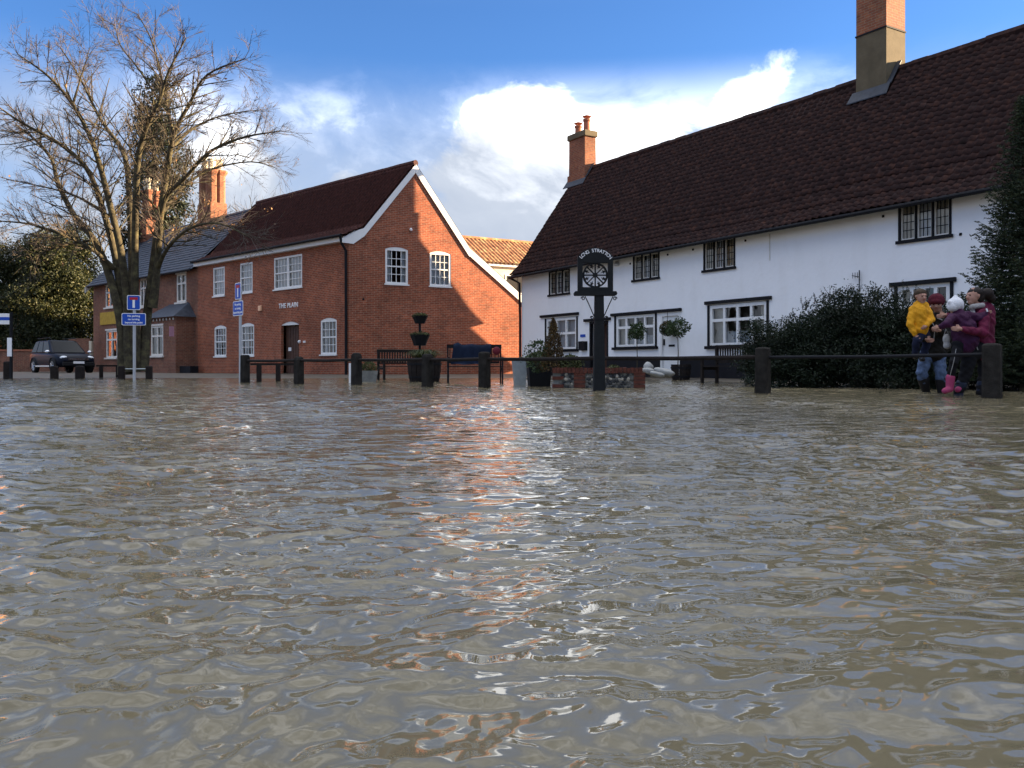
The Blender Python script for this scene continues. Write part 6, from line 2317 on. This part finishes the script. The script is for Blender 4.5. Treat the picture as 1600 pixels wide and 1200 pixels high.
def woman():
    y = 12.15
    root = thing('person', 'woman in magenta coat with dark tied-back hair holding a child in purple', 'person', tuple(W(1522, 620, y)))
    hc = W(1521.5, 463, y)
    seg, f, s, u = head(hc, Vector((-1, -.18, .02)), .108)
    nk, ch, pel = W(1530, 481, y + .02), W(1535, 500, y + .02), W(1528, 548, y + .03)
    s1, e1, h1 = W(1537, 491, y - .16), W(1537, 520, y - .26), W(1502, 514, y - .38)
    s2, e2, h2 = W(1531, 488, y + .18), W(1508, 503, y + .30), W(1478, 492, y + .22)
    hipL, hipR = W(1516, 553, y - .05), W(1539, 553, y + .06)
    kL, aL = W(1509, 584, y - .06), W(1498, 612, y - .05)
    kR, aR = W(1538, 584, y + .02), W(1533, 613, y - .05)
    body = blob('body', seg + [(hc, .055, nk, .055), (nk, .06, ch, .10), (ch, .12, pel, .12), (ch, .09, s1, .05), (s1, .045, e1, .038), (e1, .038, h1, .024), (ch, .09, s2, .05), (s2, .045, e2, .038), (e2, .038, h2, .024),
                               (pel, .1, hipL, .09), (pel, .1, hipR, .09), (hipL, .085, kL, .055), (kL, .055, aL, .04), (hipR, .085, kR, .055), (kR, .055, aR, .04)] + hand(h1, (-1, -.1, .05), (0, 0, 1), .95) + hand(h2, (-1, -.1, -.2), (0, 0, 1), .95), 'skin', root, .0075, 3)
    face_parts(root, body, hc, f, s, u, .108)
    blob('coat', [(nk, .10, ch, .165), (ch, .17, W(1533, 525, y + .02), .165), (W(1533, 525, y + .02), .17, W(1534, 545, y + .03), .175), (ch, .12, s1, .082), (s1, .082, e1, .070), (e1, .068, h1.lerp(e1, .1), .046), (ch, .12, s2, .082), (s2, .08, e2, .068), (e2, .066, h2.lerp(e2, .1), .046),
                  (W(1543, 478, y + .05), .07, W(1545, 488, y + .05), .09)], 'coat_magenta', root)
    blob('trousers', [(W(1528, 545, y), .15, hipL, .115), (pel, .15, hipR, .115), (hipL, .112, kL, .082), (kL, .080, aL, .070), (hipR, .112, kR, .082), (kR, .080, aR, .070)], 'black_cloth', root)
    for kk, a in ((kL, aL), (kR, aR)):
        g = a - Vector((0, 0, .12))
        blob('boot', [(a.lerp(kk, .42), .080, a, .066), (a, .066, g, .06), (g, .058, g + Vector((-.16, -.04, -.03)), .045)], 'boot_navy', root, .012)
    MB().tube([W(1541, 482, y - .245), W(1543, 487, y - .25)], .012, 6).build('badge', 'sign_white', root, uv=False)
    MB().tube([W(1523, 532, y - .17), W(1526, 541, y - .18), W(1528, 547, y - .18)], .006, 5).build('zip', 'scarf_grey', root, uv=False)
    blob('scarf', [(W(1521, 479, y - .07), .040, W(1535, 477, y - .08), .038), (W(1521, 479, y + .08), .040, W(1536, 476, y + .08), .038), (W(1519, 480, y - .05), .042, W(1519, 480, y + .06), .042), (W(1519, 483, y - .02), .035, W(1521, 490, y - .06), .03)], 'scarf_grey', root, .009)
    blob('hair', [(hc + u * .045 - f * .035, (.115, .108, .085)), (hc - f * .07 - u * .005, (.085, .10, .10)), (W(1543, 459, y), (.085, .085, .085)), (W(1549, 466, y), (.06, .065, .06))], 'hair_brown', root, .009)


def purple_child():
    y = 11.95
    root = thing('person', 'child in purple coat, white bobble hat and pink boots held by the woman', 'person', tuple(W(1497, 545, y)))
    hc = W(1493, 479, y + .10)
    seg, f, s, u = head(hc, Vector((-.35, .9, .0)), .095)
    nk, ch, pel = W(1497, 488, y + .10), W(1500, 500, y + .08), W(1506, 535, y + .10)
    s1, e1, h1 = W(1487, 496, y - .02), W(1480, 506, y - .12), W(1468, 512, y - .05)
    s2, e2, h2 = W(1512, 493, y + .12), W(1530, 496, y + .0), W(1540, 490, y - .02)
    hipL, kL, aL = W(1498, 540, y + .05), W(1491, 565, y - .04), W(1485, 590, y + .02)
    hipR, kR, aR = W(1512, 540, y + .14), W(1512, 566, y + .12), W(1505, 588, y + .16)
    body = blob('body', seg + [(hc, .045, nk, .045), (nk, .05, ch, .08), (ch, .09, pel, .09), (ch, .06, s1, .04), (s1, .036, e1, .032), (e1, .03, h1, .022), (ch, .06, s2, .04), (s2, .036, e2, .032), (e2, .03, h2, .022),
                               (pel, .08, hipL, .06), (hipL, .058, kL, .045), (kL, .042, aL, .032), (pel, .08, hipR, .06), (hipR, .058, kR, .045), (kR, .042, aR, .032)] + hand(h1, (-1, -.2, -.1), (0, 0, 1), .75) + hand(h2, (.8, .3, .3), (0, 0, 1), .7), 'skin', root, .007, 3)
    face_parts(root, body, hc, f, s, u, .095)
    blob('coat', [(nk, .08, ch, .125), (ch, .135, W(1503, 520, y + .08), .14), (W(1503, 520, y + .08), .14, W(1507, 537, y + .08), .15), (W(1513, 510, y + .02), .11, W(1516, 532, y + .03), .12), (ch, .08, s1, .064), (s1, .064, e1, .056), (e1, .055, h1.lerp(e1, .15), .038), (ch, .08, s2, .066), (s2, .066, e2, .058), (e2, .055, h2.lerp(e2, .1), .042)], 'coat_purple', root, .009)
    blob('trousers', [(pel, .11, hipL, .095), (hipL, .080, kL, .062), (kL, .060, aL, .048), (pel, .11, hipR, .095), (hipR, .080, kR, .062), (kR, .060, aR, .048)], 'black_cloth', root)
    MB().tube([W(1494, 545, y - .09), kL + Vector((-.035, -.055, 0)), aL + Vector((-.03, -.045, .02))], .0045, 5).build('stripe', 'scarf_grey', root, uv=False)
    for kk, a in ((kL, aL), (kR, aR)):
        g = a - Vector((.01, 0, .16))
        blob('boot', [(a, .062, g, .052), (g, .05, g + Vector((-.10, -.06, -.025)), .042)], 'boot_pink', root, .01)
    blob('hat', [(hc + u * .035, (.110, .110, .098)), (hc + u * .005 + s * .05, .078, hc + u * .005 - s * .05, .078), (hc - s * .11 + u * .06, (.03, .03, .03)), (hc + s * .11 + u * .06, (.03, .03, .03)), (hc + u * .125, (.04, .04, .035))], 'hat_white', root, .009)
    b = thing('shopping_bag', 'small pale knitted bag hanging beside the child in purple', 'bag', tuple(W(1479, 536, y + .15)))
    blob('bag', [(W(1479, 530, y + .15), (.055, .04, .08)), (W(1480, 540, y + .15), (.06, .04, .05))], 'scarf_grey', b)
    MB().tube([W(1475, 524, y + .15), W(1478, 514, y + .10), W(1483, 524, y + .15)], .005, 5).build('handle', 'scarf_grey', b, uv=False)


man()
yellow_child()
woman()
purple_child()
